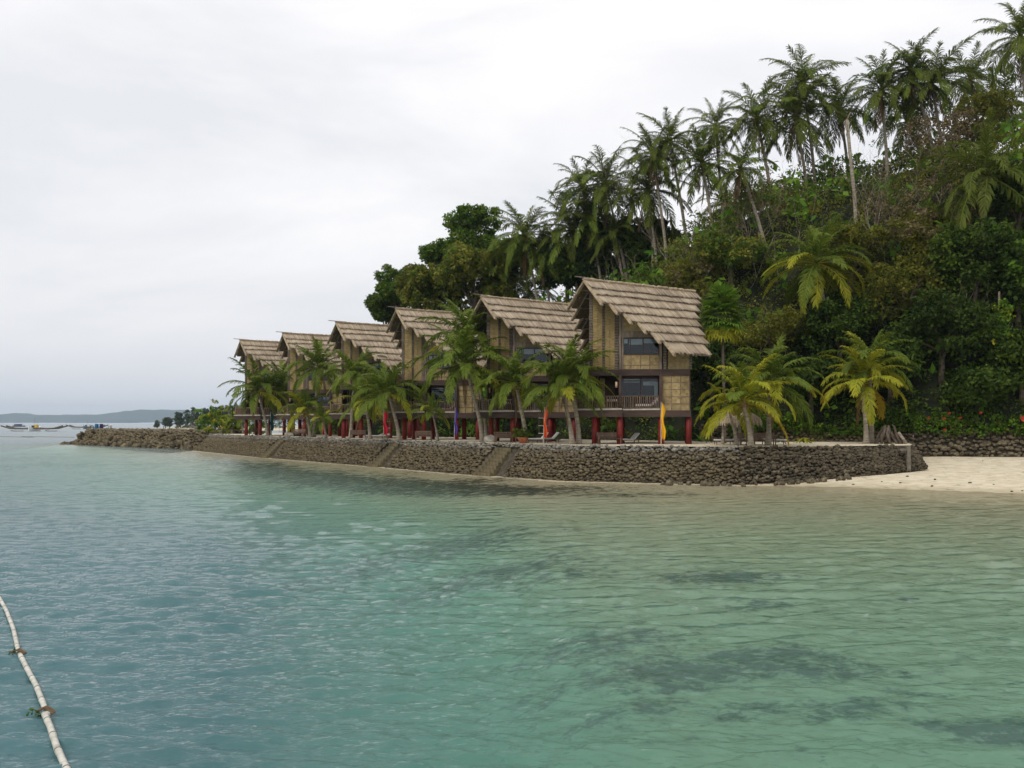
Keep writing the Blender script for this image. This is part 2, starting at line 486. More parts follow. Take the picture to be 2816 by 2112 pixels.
# sea bed running up into the beach
def seabed_mat():
    m, t, o = nodes_of('sea_bed_sand')
    K = t.links.new
    tc = t.nodes.new('ShaderNodeTexCoord')
    n1 = t.nodes.new('ShaderNodeTexNoise'); n1.inputs['Scale'].default_value = 1.3; n1.inputs['Detail'].default_value = 8
    r1 = t.nodes.new('ShaderNodeValToRGB')
    r1.color_ramp.elements[0].color = (0.53, 0.46, 0.325, 1); r1.color_ramp.elements[0].position = 0.35
    r1.color_ramp.elements[1].color = (0.66, 0.59, 0.445, 1); r1.color_ramp.elements[1].position = 0.65
    at_ = t.nodes.new('ShaderNodeAttribute'); at_.attribute_name = 'grass'
    n2 = t.nodes.new('ShaderNodeTexNoise'); n2.inputs['Scale'].default_value = 1.5; n2.inputs['Detail'].default_value = 7; n2.inputs['Roughness'].default_value = 0.7
    ad = t.nodes.new('ShaderNodeMath'); ad.operation = 'ADD'
    mr = t.nodes.new('ShaderNodeMapRange'); mr.inputs['From Min'].default_value = 0.72; mr.inputs['From Max'].default_value = 1.25
    mx = t.nodes.new('ShaderNodeMix'); mx.data_type = 'RGBA'; mx.inputs[7].default_value = (0.012, 0.013, 0.005, 1)
    wet = t.nodes.new('ShaderNodeAttribute'); wet.attribute_name = 'wet'
    mw = t.nodes.new('ShaderNodeMix'); mw.data_type = 'RGBA'; mw.blend_type = 'MULTIPLY'; mw.inputs[7].default_value = (0.70, 0.68, 0.60, 1)
    b = t.nodes.new('ShaderNodeBsdfPrincipled'); b.inputs['Roughness'].default_value = 0.9; b.inputs['Specular IOR Level'].default_value = 0.15
    bp = t.nodes.new('ShaderNodeBump'); bp.inputs['Strength'].default_value = 0.45; bp.inputs['Distance'].default_value = 0.06
    n3 = t.nodes.new('ShaderNodeTexNoise'); n3.inputs['Scale'].default_value = 5; n3.inputs['Detail'].default_value = 6
    for n in (n1, n2, n3): K(tc.outputs['Object'], n.inputs['Vector'])
    K(n1.outputs[0], r1.inputs[0]); K(at_.outputs['Fac'], ad.inputs[0]); nm = t.nodes.new('ShaderNodeMapRange'); nm.inputs['From Min'].default_value = .34; nm.inputs['From Max'].default_value = .66; K(n2.outputs[0], nm.inputs[0]); K(nm.outputs[0], ad.inputs[1]); K(ad.outputs[0], mr.inputs[0])
    K(wet.outputs['Fac'], mw.inputs[0]); K(r1.outputs[0], mw.inputs[6])
    K(mr.outputs[0], mx.inputs[0]); K(mw.outputs[2], mx.inputs[6]); K(mx.outputs[2], b.inputs['Base Color'])
    K(n3.outputs[0], bp.inputs['Height']); K(bp.outputs[0], b.inputs['Normal']); K(b.outputs[0], o.inputs['Surface'])
    return m
P, Q = grid(-110, 95, 300, 2, 225, 330)
z = bed_z(P)
# weed beds lying on the sand (photo pixel, half length, half width in metres)
GR = [((1985, 1588), 2.9, 1.0, .8), ((2090, 1665), 1.7, 0.7, .5), ((1150, 1520), 8, 2.8, .6), ((1330, 1590), 5, 2.0, .62), ((1560, 1580), 2.2, 1.0, .5), ((1640, 1760), 3.0, 1.1, .65), ((1850, 1850), 3.0, 1.2, .72), ((2120, 1810), 2.3, 0.8, .75), ((2270, 1850), 2.0, 0.6, .75),
      ((2330, 1950), 1.8, 0.5, .7), ((2060, 1960), 1.6, 0.5, .5), ((2660, 1995), 1.1, 0.45, .7), ((2790, 2020), 1.6, 0.7, .8), ((1500, 1345), 7, 2.2, .55), ((1230, 1325), 7, 2.4, .6), ((900, 1300), 9, 2.5, .5), ((1750, 1360), 5, 1.2, .45), ((2500, 1645), 0.7, 0.25, .5), ((2390, 1530), 0.8, 0.3, .55), ((1790, 1498), 0.9, 0.3, .55), ((1550, 1900), 2.4, 0.7, .45), ((700, 1500), 8, 3, .35), ((1780, 1950), 2.0, .6, .5), ((2500, 1900), 1.4, .35, .45)]
g = np.zeros(len(P))
for (px, s1, s2, w) in GR:
    Y0 = 4.2 * FP / (px[1] - 1165); Yc = Y0
    for _ in range(6):                                   # where that line of sight meets the bed
        Xc = (px[0] - 1408) / FP * Yc
        Yc = Y0 * (4.2 - float(bed_z(np.array([(Xc, Yc)]))[0])) / 4.2
    Xc = (px[0] - 1408) / FP * Yc
    s1 *= .85; s2 *= .8; w = min(1.0, w * 1.15)
    g = np.maximum(g, w * np.exp(-(((P[:, 0] - Xc) / s1) ** 2 + ((P[:, 1] - Yc) / (s2 * 1.6)) ** 2) ** 1.5))
ds_ = seg_dist(P, CLOSED) * ~inside(P, LAND)          # brown weed belt along the foot of the sea wall
belt = np.exp(-((ds_ - 6.4) / 3.3) ** 4) * np.clip((9 - P[:, 0]) / 8, 0, 1) * np.clip((P[:, 0] + 40) / 12, 0, 1) * (P[:, 1] > 55)
g = np.maximum(g, .8 * belt)
wet = np.clip(1 - (z - 0.02) / 0.16, 0, 1)
wet = np.maximum(wet * 0.8, 0)
sea_bed = link('beach', np_mesh('beach', np.column_stack([P, z]), quads=Q, mat=seabed_mat(), smooth=True, attrs={'grass': g, 'wet': wet}))
tag(sea_bed, 'pale sand beach running down under the shallow water', kind='structure')

# water
def water_mat():
    m, t, o = nodes_of('sea_water')
    K = t.links.new
    at_ = t.nodes.new('ShaderNodeAttribute'); at_.attribute_name = 'depth'
    ve = t.nodes.new('ShaderNodeAttribute'); ve.attribute_name = 'veil'
    ramp = t.nodes.new('ShaderNodeMapRange'); ramp.inputs['From Max'].default_value = 5.5
    mx = t.nodes.new('ShaderNodeMix'); mx.data_type = 'RGBA'
    mx.inputs[6].default_value = (0.26, 0.52, 0.38, 1); mx.inputs[7].default_value = (0.07, 0.155, 0.175, 1)
    df = t.nodes.new('ShaderNodeBsdfDiffuse')
    tr = t.nodes.new('ShaderNodeBsdfTransparent')
    r2 = t.nodes.new('ShaderNodeMapRange'); r2.inputs['From Max'].default_value = 4.0
    tx = t.nodes.new('ShaderNodeMix'); tx.data_type = 'RGBA'; tx.inputs[6].default_value = (0.97, 0.98, 0.97, 1); tx.inputs[7].default_value = (0.19, 0.66, 0.55, 1)
    K(at_.outputs['Fac'], r2.inputs[0]); K(r2.outputs[0], tx.inputs[0]); K(tx.outputs[2], tr.inputs['Color'])
    m1 = t.nodes.new('ShaderNodeMixShader')
    gl = t.nodes.new('ShaderNodeBsdfGlossy'); rg = t.nodes.new('ShaderNodeAttribute'); rg.attribute_name = 'rough'; K(rg.outputs['Fac'], gl.inputs['Roughness'])
    fr = t.nodes.new('ShaderNodeFresnel'); fr.inputs['IOR'].default_value = 1.333
    m2 = t.nodes.new('ShaderNodeMixShader')
    tc = t.nodes.new('ShaderNodeTexCoord')
    mp = t.nodes.new('ShaderNodeMapping'); mp.inputs['Scale'].default_value = (0.55, 1.0, 1.0); mp.inputs['Rotation'].default_value = (0, 0, 0.12)
    n1 = t.nodes.new('ShaderNodeTexNoise'); n1.inputs['Scale'].default_value = 4.2; n1.inputs['Detail'].default_value = 6; n1.inputs['Roughness'].default_value = 0.6
    bp = t.nodes.new('ShaderNodeBump'); bp.inputs['Strength'].default_value = 1.0; bp.inputs['Distance'].default_value = 0.07
    K(at_.outputs["Fac"], ramp.inputs[0]); K(ramp.outputs[0], mx.inputs[0]); K(mx.outputs[2], df.inputs['Color'])
    K(ve.outputs['Fac'], m1.inputs[0]); K(tr.outputs[0], m1.inputs[1]); K(df.outputs[0], m1.inputs[2])
    K(tc.outputs['Object'], mp.inputs[0]); K(mp.outputs[0], n1.inputs['Vector']); K(n1.outputs[0], bp.inputs['Height'])
    K(bp.outputs[0], gl.inputs['Normal']); K(bp.outputs[0], fr.inputs['Normal'])
    sc_ = t.nodes.new('ShaderNodeMath'); sc_.operation = 'MULTIPLY'; sc_.inputs[1].default_value = 0.78
    K(fr.outputs[0], sc_.inputs[0]); K(sc_.outputs[0], m2.inputs[0]); K(m1.outputs[0], m2.inputs[1]); K(gl.outputs[0], m2.inputs[2]); K(m2.outputs[0], o.inputs['Surface'])
    return m
ypx = np.concatenate([np.linspace(1100, 430, 90)[:-1], np.linspace(430, 6, 470)])
d0 = 995 * 4.2 / ypx
ds = np.concatenate([d0[d0 < 42], np.arange(42, 140, .42), np.arange(140, 230, .9), np.geomspace(230, 900, 60), np.geomspace(900, 14000, 26)[1:]])
th = np.tan(np.radians(np.linspace(-44, 44, 560)))
D, T = np.meshgrid(ds, th, indexing='ij')
WX, WY = (D * T).ravel(), D.ravel()
P = np.stack([WX, WY], 1)
rowgap = np.gradient(ds)[:, None].repeat(len(th), 1).ravel()
bz = bed_z(P)
dep = np.clip(-bz, 0, 7)
far = (np.abs(WX) > 140) | (WY > 225)
sh = seg_dist(P, CLOSED)
dep = np.maximum(dep, np.interp(WY, [110, 230], [0, 6]) * np.clip(sh / 22, 0, 1))
dep = np.where(far & (sh > 40), np.maximum(dep, np.interp(WY, [110, 230], [0, 6])), dep)
h = np.zeros(len(P))
r = np.random.default_rng(3)
for i in range(64):
    lam = 0.13 * (10 ** (i / 63 * 1.08))
    ang = r.normal(1.66, 0.36)
    k = 2 * math.pi / lam
    amp = 0.0138 * lam * (1 - .4 * i / 63) * r.uniform(0.6, 1.3)
    fade = np.clip(lam / (2.2 * rowgap) - 0.3, 0, 1)
    ph = (P[:, 0] * math.cos(ang) + P[:, 1] * math.sin(ang)) * k + r.uniform(0, 6.28) + 0.7 * wob(P, lam * 5, 50 + i % 7)
    h += amp * fade * np.sin(ph)
for i in range(26):
    lam = 1.5 * (3.2 ** (i / 25)); ang = r.normal(1.62, .3); k = 2 * math.pi / lam
    h += .0013 * lam ** .9 * np.clip(lam / (2.2 * rowgap) - .3, 0, 1) * np.sin((P[:, 0] * math.cos(ang) + P[:, 1] * math.sin(ang)) * k + r.uniform(0, 6.28) + 1.2 * wob(P, lam * 4, 90 + i % 5)) * np.clip((WY - 14) / 40, .15, 1)
gust = 0.75 + 0.35 * wob(P, 14, 77)
h *= gust * np.clip(dep / 0.5, 0.25, 1)
nx = len(th); ny = len(ds)
q = (np.arange(ny - 1)[:, None] * nx + np.arange(nx - 1)[None, :]).ravel()
Q = np.stack([q, q + 1, q + nx + 1, q + nx], 1)
sea = link('sea', np_mesh('sea', np.column_stack([P, h]), quads=Q, mat=water_mat(), smooth=True, attrs={'depth': dep, 'veil': 1 - np.exp(-(.06 * dep + .03 * dep ** 2)), 'rough': np.interp(WY, [20, 60, 140, 300], [.035, .07, .13, .25])}))
tag(sea, 'calm rippled turquoise sea in the sheltered cove', kind='structure')

M['deep_bed'] = pmat('deep_bed', (0.10, 0.12, 0.09), (0.17, 0.18, 0.13), 0.02, 0.95)
fl = MB().add([(-7400, -300, -8.2), (7400, -300, -8.2), (7400, 11400, -8.2), (-7400, 11400, -8.2)], [(0, 1, 2, 3)]).build('sea_floor', M['deep_bed'])
tag(fl, 'dark deep sea floor beyond the shallows', kind='structure')
# terrace of pale sand behind the stone revetment
TOP = np.array([(-47.0, 154.6), (-30, 125), (-12.5, 98.8), (-2.9, 83.6), (4.9, 73.9), (15.9, 69.3), (30.2, 74.6)], float)
BOT = np.array([(-49.4, 153), (-32, 123.6), (-14.5, 97.4), (-4.7, 82), (3.7, 71.8), (15.6, 67.3), (30.6, 73.2)], float)
back = [(33.5, 84), (32, 90), (22, 92), (19, 90), (16.5, 93), (6.1, 104), (-6.3, 119.5), (-18.7, 135), (-31, 151), (-34, 161), (-41, 165)]
poly = [tuple(p) for p in TOP] + back
import mathutils.geometry as mg
def sheet(name, poly, z, mat, step=2.0, amp=0.05):
    P, Q = grid(min(p[0] for p in poly), max(p[0] for p in poly), 90, min(p[1] for p in poly), max(p[1] for p in poly), 110)
    pp = np.array(poly)
    ins = inside(P, pp)
    zz = z + amp * wob(P, 2.2, 31)
    keep = ins[Q].all(axis=1)
    v = [tuple(p) + (z,) for p in poly]
    tri = mg.tessellate_polygon([[Vector(a) for a in v]])
    return v, tri, np.column_stack([P, zz]), Q[keep]
v, tri, V2, Q2 = sheet('terrace', poly, TZ, None)
base = np_mesh('terrace', v, tris=[tuple(t) for t in tri], mat=M['terrace_sand'])
terrace = link('terrace_ground', base)
tag(terrace, 'flat pale sand terrace under the stilt houses', kind='structure')

# ------------------------------------------------------------------ stone walls
def blob(seed):
    r = np.random.default_rng(seed)
    v = []; f = []
    idx = {}
    n = 2
    def vid(p):
        k = tuple(np.round(p, 4))
        if k not in idx:
            idx[k] = len(v); v.append(np.array(p, float))
        return idx[k]
    for ax in range(3):
        for s in (-1, 1):
            for i in range(n):
                for j in range(n):
                    c = []
                    for (a, b) in ((i, j), (i + 1, j), (i + 1, j + 1), (i, j + 1)):
                        p = [0, 0, 0]; p[ax] = s; p[(ax + 1) % 3] = -1 + 2 * a / n; p[(ax + 2) % 3] = -1 + 2 * b / n
                        c.append(vid(p))
                    f.append(c if s > 0 else c[::-1])
    v = np.array(v)
    v = v / np.linalg.norm(v, axis=1)[:, None] ** 0.75
    v *= r.uniform(0.8, 1.15, size=(len(v), 1))
    v += r.normal(0, 0.07, v.shape)
    return v * 0.5, np.array(f)
BLOBS = [blob(i) for i in range(8)]
BLOB_ME = {}
def blob_mesh(k, matname):
    key = (k, matname)
    if key not in BLOB_ME:
        BLOB_ME[key] = np_mesh('stone', BLOBS[k][0], quads=BLOBS[k][1], mat=M[matname], smooth=False)
    return BLOB_ME[key]

def stone_wall(parent, bot, top, bz, tz, pitch, rowh, prof, matf, nobj=300, near=(0, 0), skip=None, sub='stone'):
    """stones laid on the face between a bottom and a top polyline; prof: list of (v, run, rise)"""
    items = []
    for i in range(len(bot) - 1):
        b0, b1, t0, t1 = bot[i], bot[i + 1], top[i], top[i + 1]
        bz0, bz1, tz0, tz1 = bz[i], bz[i + 1], tz[i], tz[i + 1]
        Ln = float(np.linalg.norm(b1 - b0))
        hgt = max(tz0 - bz0, tz1 - bz1); run = float(np.linalg.norm((t0 + t1 - b0 - b1) / 2))
        rows = max(2, int(math.hypot(hgt, run * 0.8) / rowh))
        for rI in range(rows + 1):
            nst = max(1, int(Ln / pitch))
            for c in range(nst):
                a = min(1, max(0, (c + 0.5 * (rI % 2) + random.uniform(-.25, .25)) / nst)); v_ = min(1.02, max(0, (rI + random.uniform(-.45, .45)) / rows))
                run_ = np.interp(v_, prof[0], prof[1]); rise = np.interp(v_, prof[0], prof[2])
                bp = b0 + (b1 - b0) * a; tp = t0 + (t1 - t0) * a
                p = bp + (tp - bp) * run_
                zz = (bz0 + (bz1 - bz0) * a) * (1 - rise) + (tz0 + (tz1 - tz0) * a) * rise
                if skip and skip(p[0], p[1], zz): continue
                s = pitch * random.uniform(0.72, 1.3)
                items.append((p[0], p[1], zz + (random.uniform(-.03, .03) if rise < .9 else random.uniform(-.10, .09)), s * 1.12, s * random.uniform(.8, 1.2), s * random.uniform(.5, .88), math.atan2((b1 - b0)[1], (b1 - b0)[0]) + random.uniform(-1.2, 1.2), random.uniform(-.8, .8), rise))
    it = np.array(items)
    size = np.hypot(it[:, 0] - near[0], it[:, 1] - near[1])
    order = np.argsort(size / it[:, 3])
    vis = [k for k in order if it[k, 2] > 0.05]
    objs = set(vis[:nobj])
    for k in list(objs):
        x, y, z_, sx_, sy_, sz_, rz, rx, rise = it[k]
        link(sub, blob_mesh(random.randrange(8), matf(rise)), parent, (x, y, z_), (rx, 0, rz), (sx_, sy_, sz_))
    groups = {}
    for k in range(len(it)):
        if k not in objs: groups.setdefault(matf(it[k, 8]), []).append(k)
    for mn, ks in groups.items():
        VV = []; QQ = []; n = 0
        for k in ks:
            x, y, z_, sx_, sy_, sz_, rz, rx, rise = it[k]
            bv, bf = BLOBS[random.randrange(8)]
            w = bv * np.array([sx_, sy_, sz_])
            cx, sxn = math.cos(rx), math.sin(rx)
            w = np.column_stack([w[:, 0], w[:, 1] * cx - w[:, 2] * sxn, w[:, 1] * sxn + w[:, 2] * cx])
            c, s_ = math.cos(rz), math.sin(rz)
            w = np.column_stack([w[:, 0] * c - w[:, 1] * s_, w[:, 0] * s_ + w[:, 1] * c, w[:, 2]]) + np.array([x, y, z_])
            VV.append(w); QQ.append(bf + n); n += len(w)
        o = link('stone_mass', np_mesh('stone_mass', np.vstack(VV), quads=np.vstack(QQ), mat=M[mn]), parent)
        o['kind'] = 'stuff'
    return it

def core(parent, bot, top, bz, tz, prof, inset=0.12, name='wall_core'):
    mb = MB(); vs = []; npf = len(prof[0])
    for i in range(len(bot)):
        for j in range(npf):
            p = bot[i] + (top[i] - bot[i]) * prof[1][j]
            d = top[i] - bot[i]; d = d / max(1e-6, np.linalg.norm(d))
            p = p + d * inset
            vs.append((p[0], p[1], bz[i] * (1 - prof[2][j]) + tz[i] * prof[2][j] - 0.05))
    fs = [(i * npf + j, (i + 1) * npf + j, (i + 1) * npf + j + 1, i * npf + j + 1) for i in range(len(bot) - 1) for j in range(npf - 1)]
    return mb.add(vs, fs).build(name, M['stone_core'], parent)

PROF = ([0, .72, .78, 1.0], [0, .80, .90, 1.0], [0, .76, .80, 1.0])
steps_at = []
wall = empty('sea_wall', (0, 0, 0), 'long sloping stone sea wall holding up the sand terrace of the houses', 'stone wall')
bz_ = [-.5] * 6 + [0.95]; tz_ = [2.5] * 6 + [2.47]
def skip_front(x, y, z): return any((x - s[0]) ** 2 + (y - s[1]) ** 2 < 2.0 ** 2 and z < 2.3 for s in steps_at)
mfront = lambda r: 'stone_pale' if r > 0.90 else ('stone_grey' if r > 0.72 else ('stone' if r > .27 else 'stone_wet'))
# places of the three stair flights, halfway along the sloping face
def along(i, a):
    return (BOT[i] * (1 - a) + BOT[i + 1] * a), (TOP[i] * (1 - a) + TOP[i + 1] * a)
FLIGHTS = [(1, .10, 'pale stone steps set in the sea wall below the farthest house'), (2, .12, 'pale stone steps set in the middle stretch of the sea wall'), (3, .30, 'pale stone steps in the sea wall nearest to the potted plant')]
for (i, a, lab) in FLIGHTS:
    b, t = along(i, a); m_ = (b + t) / 2; steps_at.append(tuple(m_))
core(wall, BOT, TOP, bz_, tz_, PROF)
stone_wall(wall, BOT[:6], TOP[:6], bz_, tz_, 0.27, 0.19, PROF, mfront, nobj=190, near=(8, 40), skip=skip_front)
stone_wall(wall, BOT[5:], TOP[5:], bz_[5:], tz_[5:], 0.29, 0.21, ([0, .72, .78, 1.0], [0, .6, .8, 1.0], [0, .76, .80, 1.0]), lambda r: 'stone_grey' if r > .2 else 'stone_wet', nobj=110, near=(20, 40))
for (i, a, lab) in FLIGHTS:
    b, t = along(i, a)
    dn = (b - t); run = np.linalg.norm(dn); dn = dn / run
    al = (BOT[i + 1] - BOT[i]); al = al / np.linalg.norm(al)
    rz = math.atan2(al[1], al[0])
    root = empty('stone_steps', (t[0], t[1], TZ), lab, 'steps', 'stair flights in the sea wall')
    n = 9
    for k in range(n):
        d = -.05 + k * (run + .15) / n
        zt = 2.25 - k * 0.285
        c = dn * d - al * (k * 0.09)
        mb = MB().box((0, 0, 0), (1.9 + 0.08 * k + U(-.12, .12), 0.62, 0.5))
        link('step', mb.mesh('step', M['step']), root, (c[0], c[1], zt - TZ - .25), (U(-.02, .02), U(-.02, .02), rz + U(-.03, .03)))

rr = random.Random(12)
for k in range(46):      # fallen stones at the foot of the corner
    t_ = rr.random(); c_ = BOT[5] + (BOT[6] - BOT[5]) * (t_ * .55) if k > 16 else BOT[5] + (BOT[4] - BOT[5]) * (t_ * .5)
    x_, y_ = c_[0] + rr.uniform(-.4, .4), c_[1] - rr.uniform(.1, 1.0)
    s_ = rr.uniform(.25, .6)
    link('fallen_stone', blob_mesh(rr.randrange(8), 'stone_grey'), wall, (x_, y_, float(bed_z(np.array([(x_, y_)]))[0]) + s_ * .2), (rr.uniform(0, 3), rr.uniform(0, 3), rr.uniform(0, 6)), (s_, s_ * .9, s_ * .7))
# retaining wall under the jungle, behind beach and terrace
rw = empty('retaining_wall', (38, 83, 1.2), 'rough stone retaining wall between beach and jungle hedge on the right', 'stone wall')
rw.location = (0, 0, 0)
RB = np.array([(66, 74.6), (55, 78.4), (42, 82.0), (33.4, 82.8)], float); RT = np.array([(66.5, 75.6), (55.3, 79.4), (42.3, 83.2), (34.0, 84.2)], float)
rbz = [1.0, 1.0, 1.05, 1.0]; rtz = [4.3, 4.2, 4.1, 4.0]
P1 = ([0, 1], [0, 1], [0, 1])
core(rw, RB, RT, rbz, rtz, P1)
stone_wall(rw, RB, RT, rbz, rtz, 0.42, 0.34, P1, lambda r: 'stone_grey', nobj=290, near=(30, 60))
rw2 = empty('retaining_wall', (0, 0, 0), 'low brown stone wall at the back of the sand terrace behind the palms', 'stone wall')
RB = np.array([(33.3, 82.9), (31.3, 88.6), (22, 90.6), (19.2, 88.2), (17, 90)], float); RT = np.array([(34.0, 84.3), (31.8, 89.3), (22.1, 91.3), (19.3, 89.3), (17.2, 91.5)], float)
rbz = [2.4] * 5; rtz = [3.9, 4.0, 4.0, 4.1, 4.0]
core(rw2, RB, RT, rbz, rtz, P1)
stone_wall(rw2, RB, RT, rbz, rtz, 0.40, 0.32, P1, lambda r: 'stone', nobj=200, near=(25, 60))

# breakwater running out to sea
bw = empty('breakwater', (0, 0, 0), 'long rubble breakwater jutting out to sea on the left', 'breakwater')
KB = np.array([(-90.5, 205.5), (-88.8, 201), (-70, 181.5), (-52.6, 163.5), (-46, 157)], float)
KT = np.array([(-87.5, 206.0), (-86.6, 203.2), (-68.3, 183.4), (-50.8, 165.4), (-44.2, 158.9)], float)
kbz = [-.4] * 5; ktz = [2.6, 3.0, 3.05, 3.05, 3.0]
core(bw, KB, KT, kbz, ktz, P1)
stone_wall(bw, KB, KT, kbz, ktz, 0.55, 0.45, P1, lambda r: 'stone' if r < .85 else 'stone_grey', nobj=120, near=(-60, 150))
mb = MB()
kt2 = KT + np.array([1.9, 1.9]); kb2 = kt2 + np.array([2.4, 2.6])
n = len(KT)
mb.add([(p[0], p[1], 2.95) for p in KT] + [(p[0], p[1], 2.95) for p in kt2] + [(p[0], p[1], -.4) for p in kb2],
       [(i, i + 1, n + i + 1, n + i) for i in range(n - 1)] + [(n + i, n + i + 1, 2 * n + i + 1, 2 * n + i) for i in range(n - 1)])
mb.build('crest', M['stone_grey'], bw)
stone_wall(bw, KT, kt2, [2.95] * 5, [2.98] * 5, 0.6, 0.6, P1, lambda r: 'stone_grey', nobj=0)

rr = random.Random(14)
for k in range(60):      # big rocks tumbled along the foot and round the tip
    if k < 26: q_ = KB[0] + (KT[1] - KB[0]) * rr.random(); x_, y_ = q_[0] + rr.uniform(-2.6, 1.6), q_[1] + rr.uniform(-3.6, .6); z_ = max(-.1, 2.2 - 1.15 * abs(x_ - KT[1][0]) * .8 + rr.uniform(-.5, .3))
    else:
        i_ = rr.randrange(1, 3); q_ = KB[i_] + (KB[i_ + 1] - KB[i_]) * rr.random(); v_ = rr.random() ** 2; x_, y_ = q_[0] + v_ * 1.7 + rr.uniform(-.5, .2), q_[1] + v_ * 1.9 - rr.uniform(0, .6); z_ = v_ * 3.0
    s_ = rr.uniform(.7, 1.5)
    link('rock', blob_mesh(rr.randrange(8), 'stone' if k % 3 else 'stone_grey'), bw, (x_, y_, z_), (rr.uniform(0, 3), rr.uniform(0, 3), rr.uniform(0, 6)), (s_, s_ * .9, s_ * .75))

# ------------------------------------------------------------------ stilt houses
def thatch_mat():
    m, t, o = nodes_of('thatch_strips')
    K = t.links.new
    at_ = t.nodes.new('ShaderNodeAttribute'); at_.attribute_name = 'tint'
    tc = t.nodes.new('ShaderNodeTexCoord')
    mp = t.nodes.new('ShaderNodeMapping'); mp.inputs['Rotation'].default_value = (0, 0, R(54)); mp.inputs['Scale'].default_value = (1.0, 5.0, 1.0)
    nz = t.nodes.new('ShaderNodeTexNoise'); nz.inputs['Scale'].default_value = 3.5; nz.inputs['Detail'].default_value = 8; nz.inputs['Roughness'].default_value = .7
    n2 = t.nodes.new('ShaderNodeTexNoise'); n2.inputs['Scale'].default_value = 0.5; n2.inputs['Detail'].default_value = 4
    ad = t.nodes.new('ShaderNodeMath'); ad.operation = 'ADD'
    a2 = t.nodes.new('ShaderNodeMath'); a2.operation = 'ADD'
    dv = t.nodes.new('ShaderNodeMath'); dv.operation = 'MULTIPLY'; dv.inputs[1].default_value = 0.333
    cr = t.nodes.new('ShaderNodeValToRGB')
    e = cr.color_ramp.elements
    e[0].position = 0.27; e[0].color = (0.12, 0.095, 0.07, 1)
    e[1].position = 0.66; e[1].color = (0.58, 0.485, 0.365, 1)
    x = e.new(0.47); x.color = (0.37, 0.295, 0.21, 1)
    oi = t.nodes.new('ShaderNodeObjectInfo'); mr = t.nodes.new('ShaderNodeMapRange'); mr.inputs['To Min'].default_value = .9; mr.inputs['To Max'].default_value = 1.1
    hs = t.nodes.new('ShaderNodeHueSaturation')
    b = t.nodes.new('ShaderNodeBsdfPrincipled'); b.inputs['Roughness'].default_value = 0.9; b.inputs['Specular IOR Level'].default_value = 0.1
    bp = t.nodes.new('ShaderNodeBump'); bp.inputs['Strength'].default_value = .8; bp.inputs['Distance'].default_value = .04
    K(tc.outputs['Object'], mp.inputs[0]); K(mp.outputs[0], nz.inputs['Vector']); K(tc.outputs['Object'], n2.inputs['Vector'])
    K(at_.outputs['Fac'], ad.inputs[0]); K(nz.outputs[0], ad.inputs[1]); K(ad.outputs[0], a2.inputs[0]); K(n2.outputs[0], a2.inputs[1]); K(a2.outputs[0], dv.inputs[0]); K(dv.outputs[0], cr.inputs[0])
    K(oi.outputs['Random'], mr.inputs[0]); K(mr.outputs[0], hs.inputs['Value']); K(cr.outputs[0], hs.inputs['Color']); K(hs.outputs[0], b.inputs['Base Color'])
    K(nz.outputs[0], bp.inputs['Height']); K(bp.outputs[0], b.inputs['Normal']); K(b.outputs[0], o.inputs['Surface'])
    return m
M['thatch_strips'] = thatch_mat()

AP = Vector((5.81, 79.5, 15.68))           # gable tip of the nearest house
RD = Vector((0.809, 0.588, 0)); PD = Vector((0.588, -0.809, 0))
C0 = Vector((6.25, 80.2, 0)); CR_ = Vector((14.2, 79.4, 0))
FD = (CR_ - C0).normalized(); FN = Vector((FD.y, -FD.x, 0))       # along the front, out of the front
if FN.y > 0: FN = -FN
FL = (CR_ - C0).length
SL = 1.087
def roof_pt(u, s, dz=0.0): return AP + RD * u + PD * s + Vector((0, 0, -SL * abs(s) + dz))
def fp(t, out, z): return C0 + FD * t + FN * out + Vector((0, 0, z))
def fx(cx):
    k = ((1500 + cx * .3134) - 1408) / FP
    return (80.2 * k - 6.25) / (7.95 + .8 * k) * FL
def fz(cy): return HC + (1165 - (740 + cy * .3134)) / FP * 79.8
def under_roof(t):
    q = C0 + FD * t - AP
    return AP.z - SL * abs(q.dot(PD)) - 0.24

O1 = Vector((8.4, 79.6, TZ))
NEG = -O1
LAYERS = [(0, .80, 0.0, 12.6), (.70, 1.30, .06, 12.0), (1.2, 1.98, .16, 11.2), (1.88, 2.66, 1.0, 10.4), (2.56, 3.34, 1.85, 9.9), (3.24, 4.04, 2.75, 9.5), (3.94, 4.74, 3.55, 9.2), (4.64, 5.65, 4.25, 8.6)]

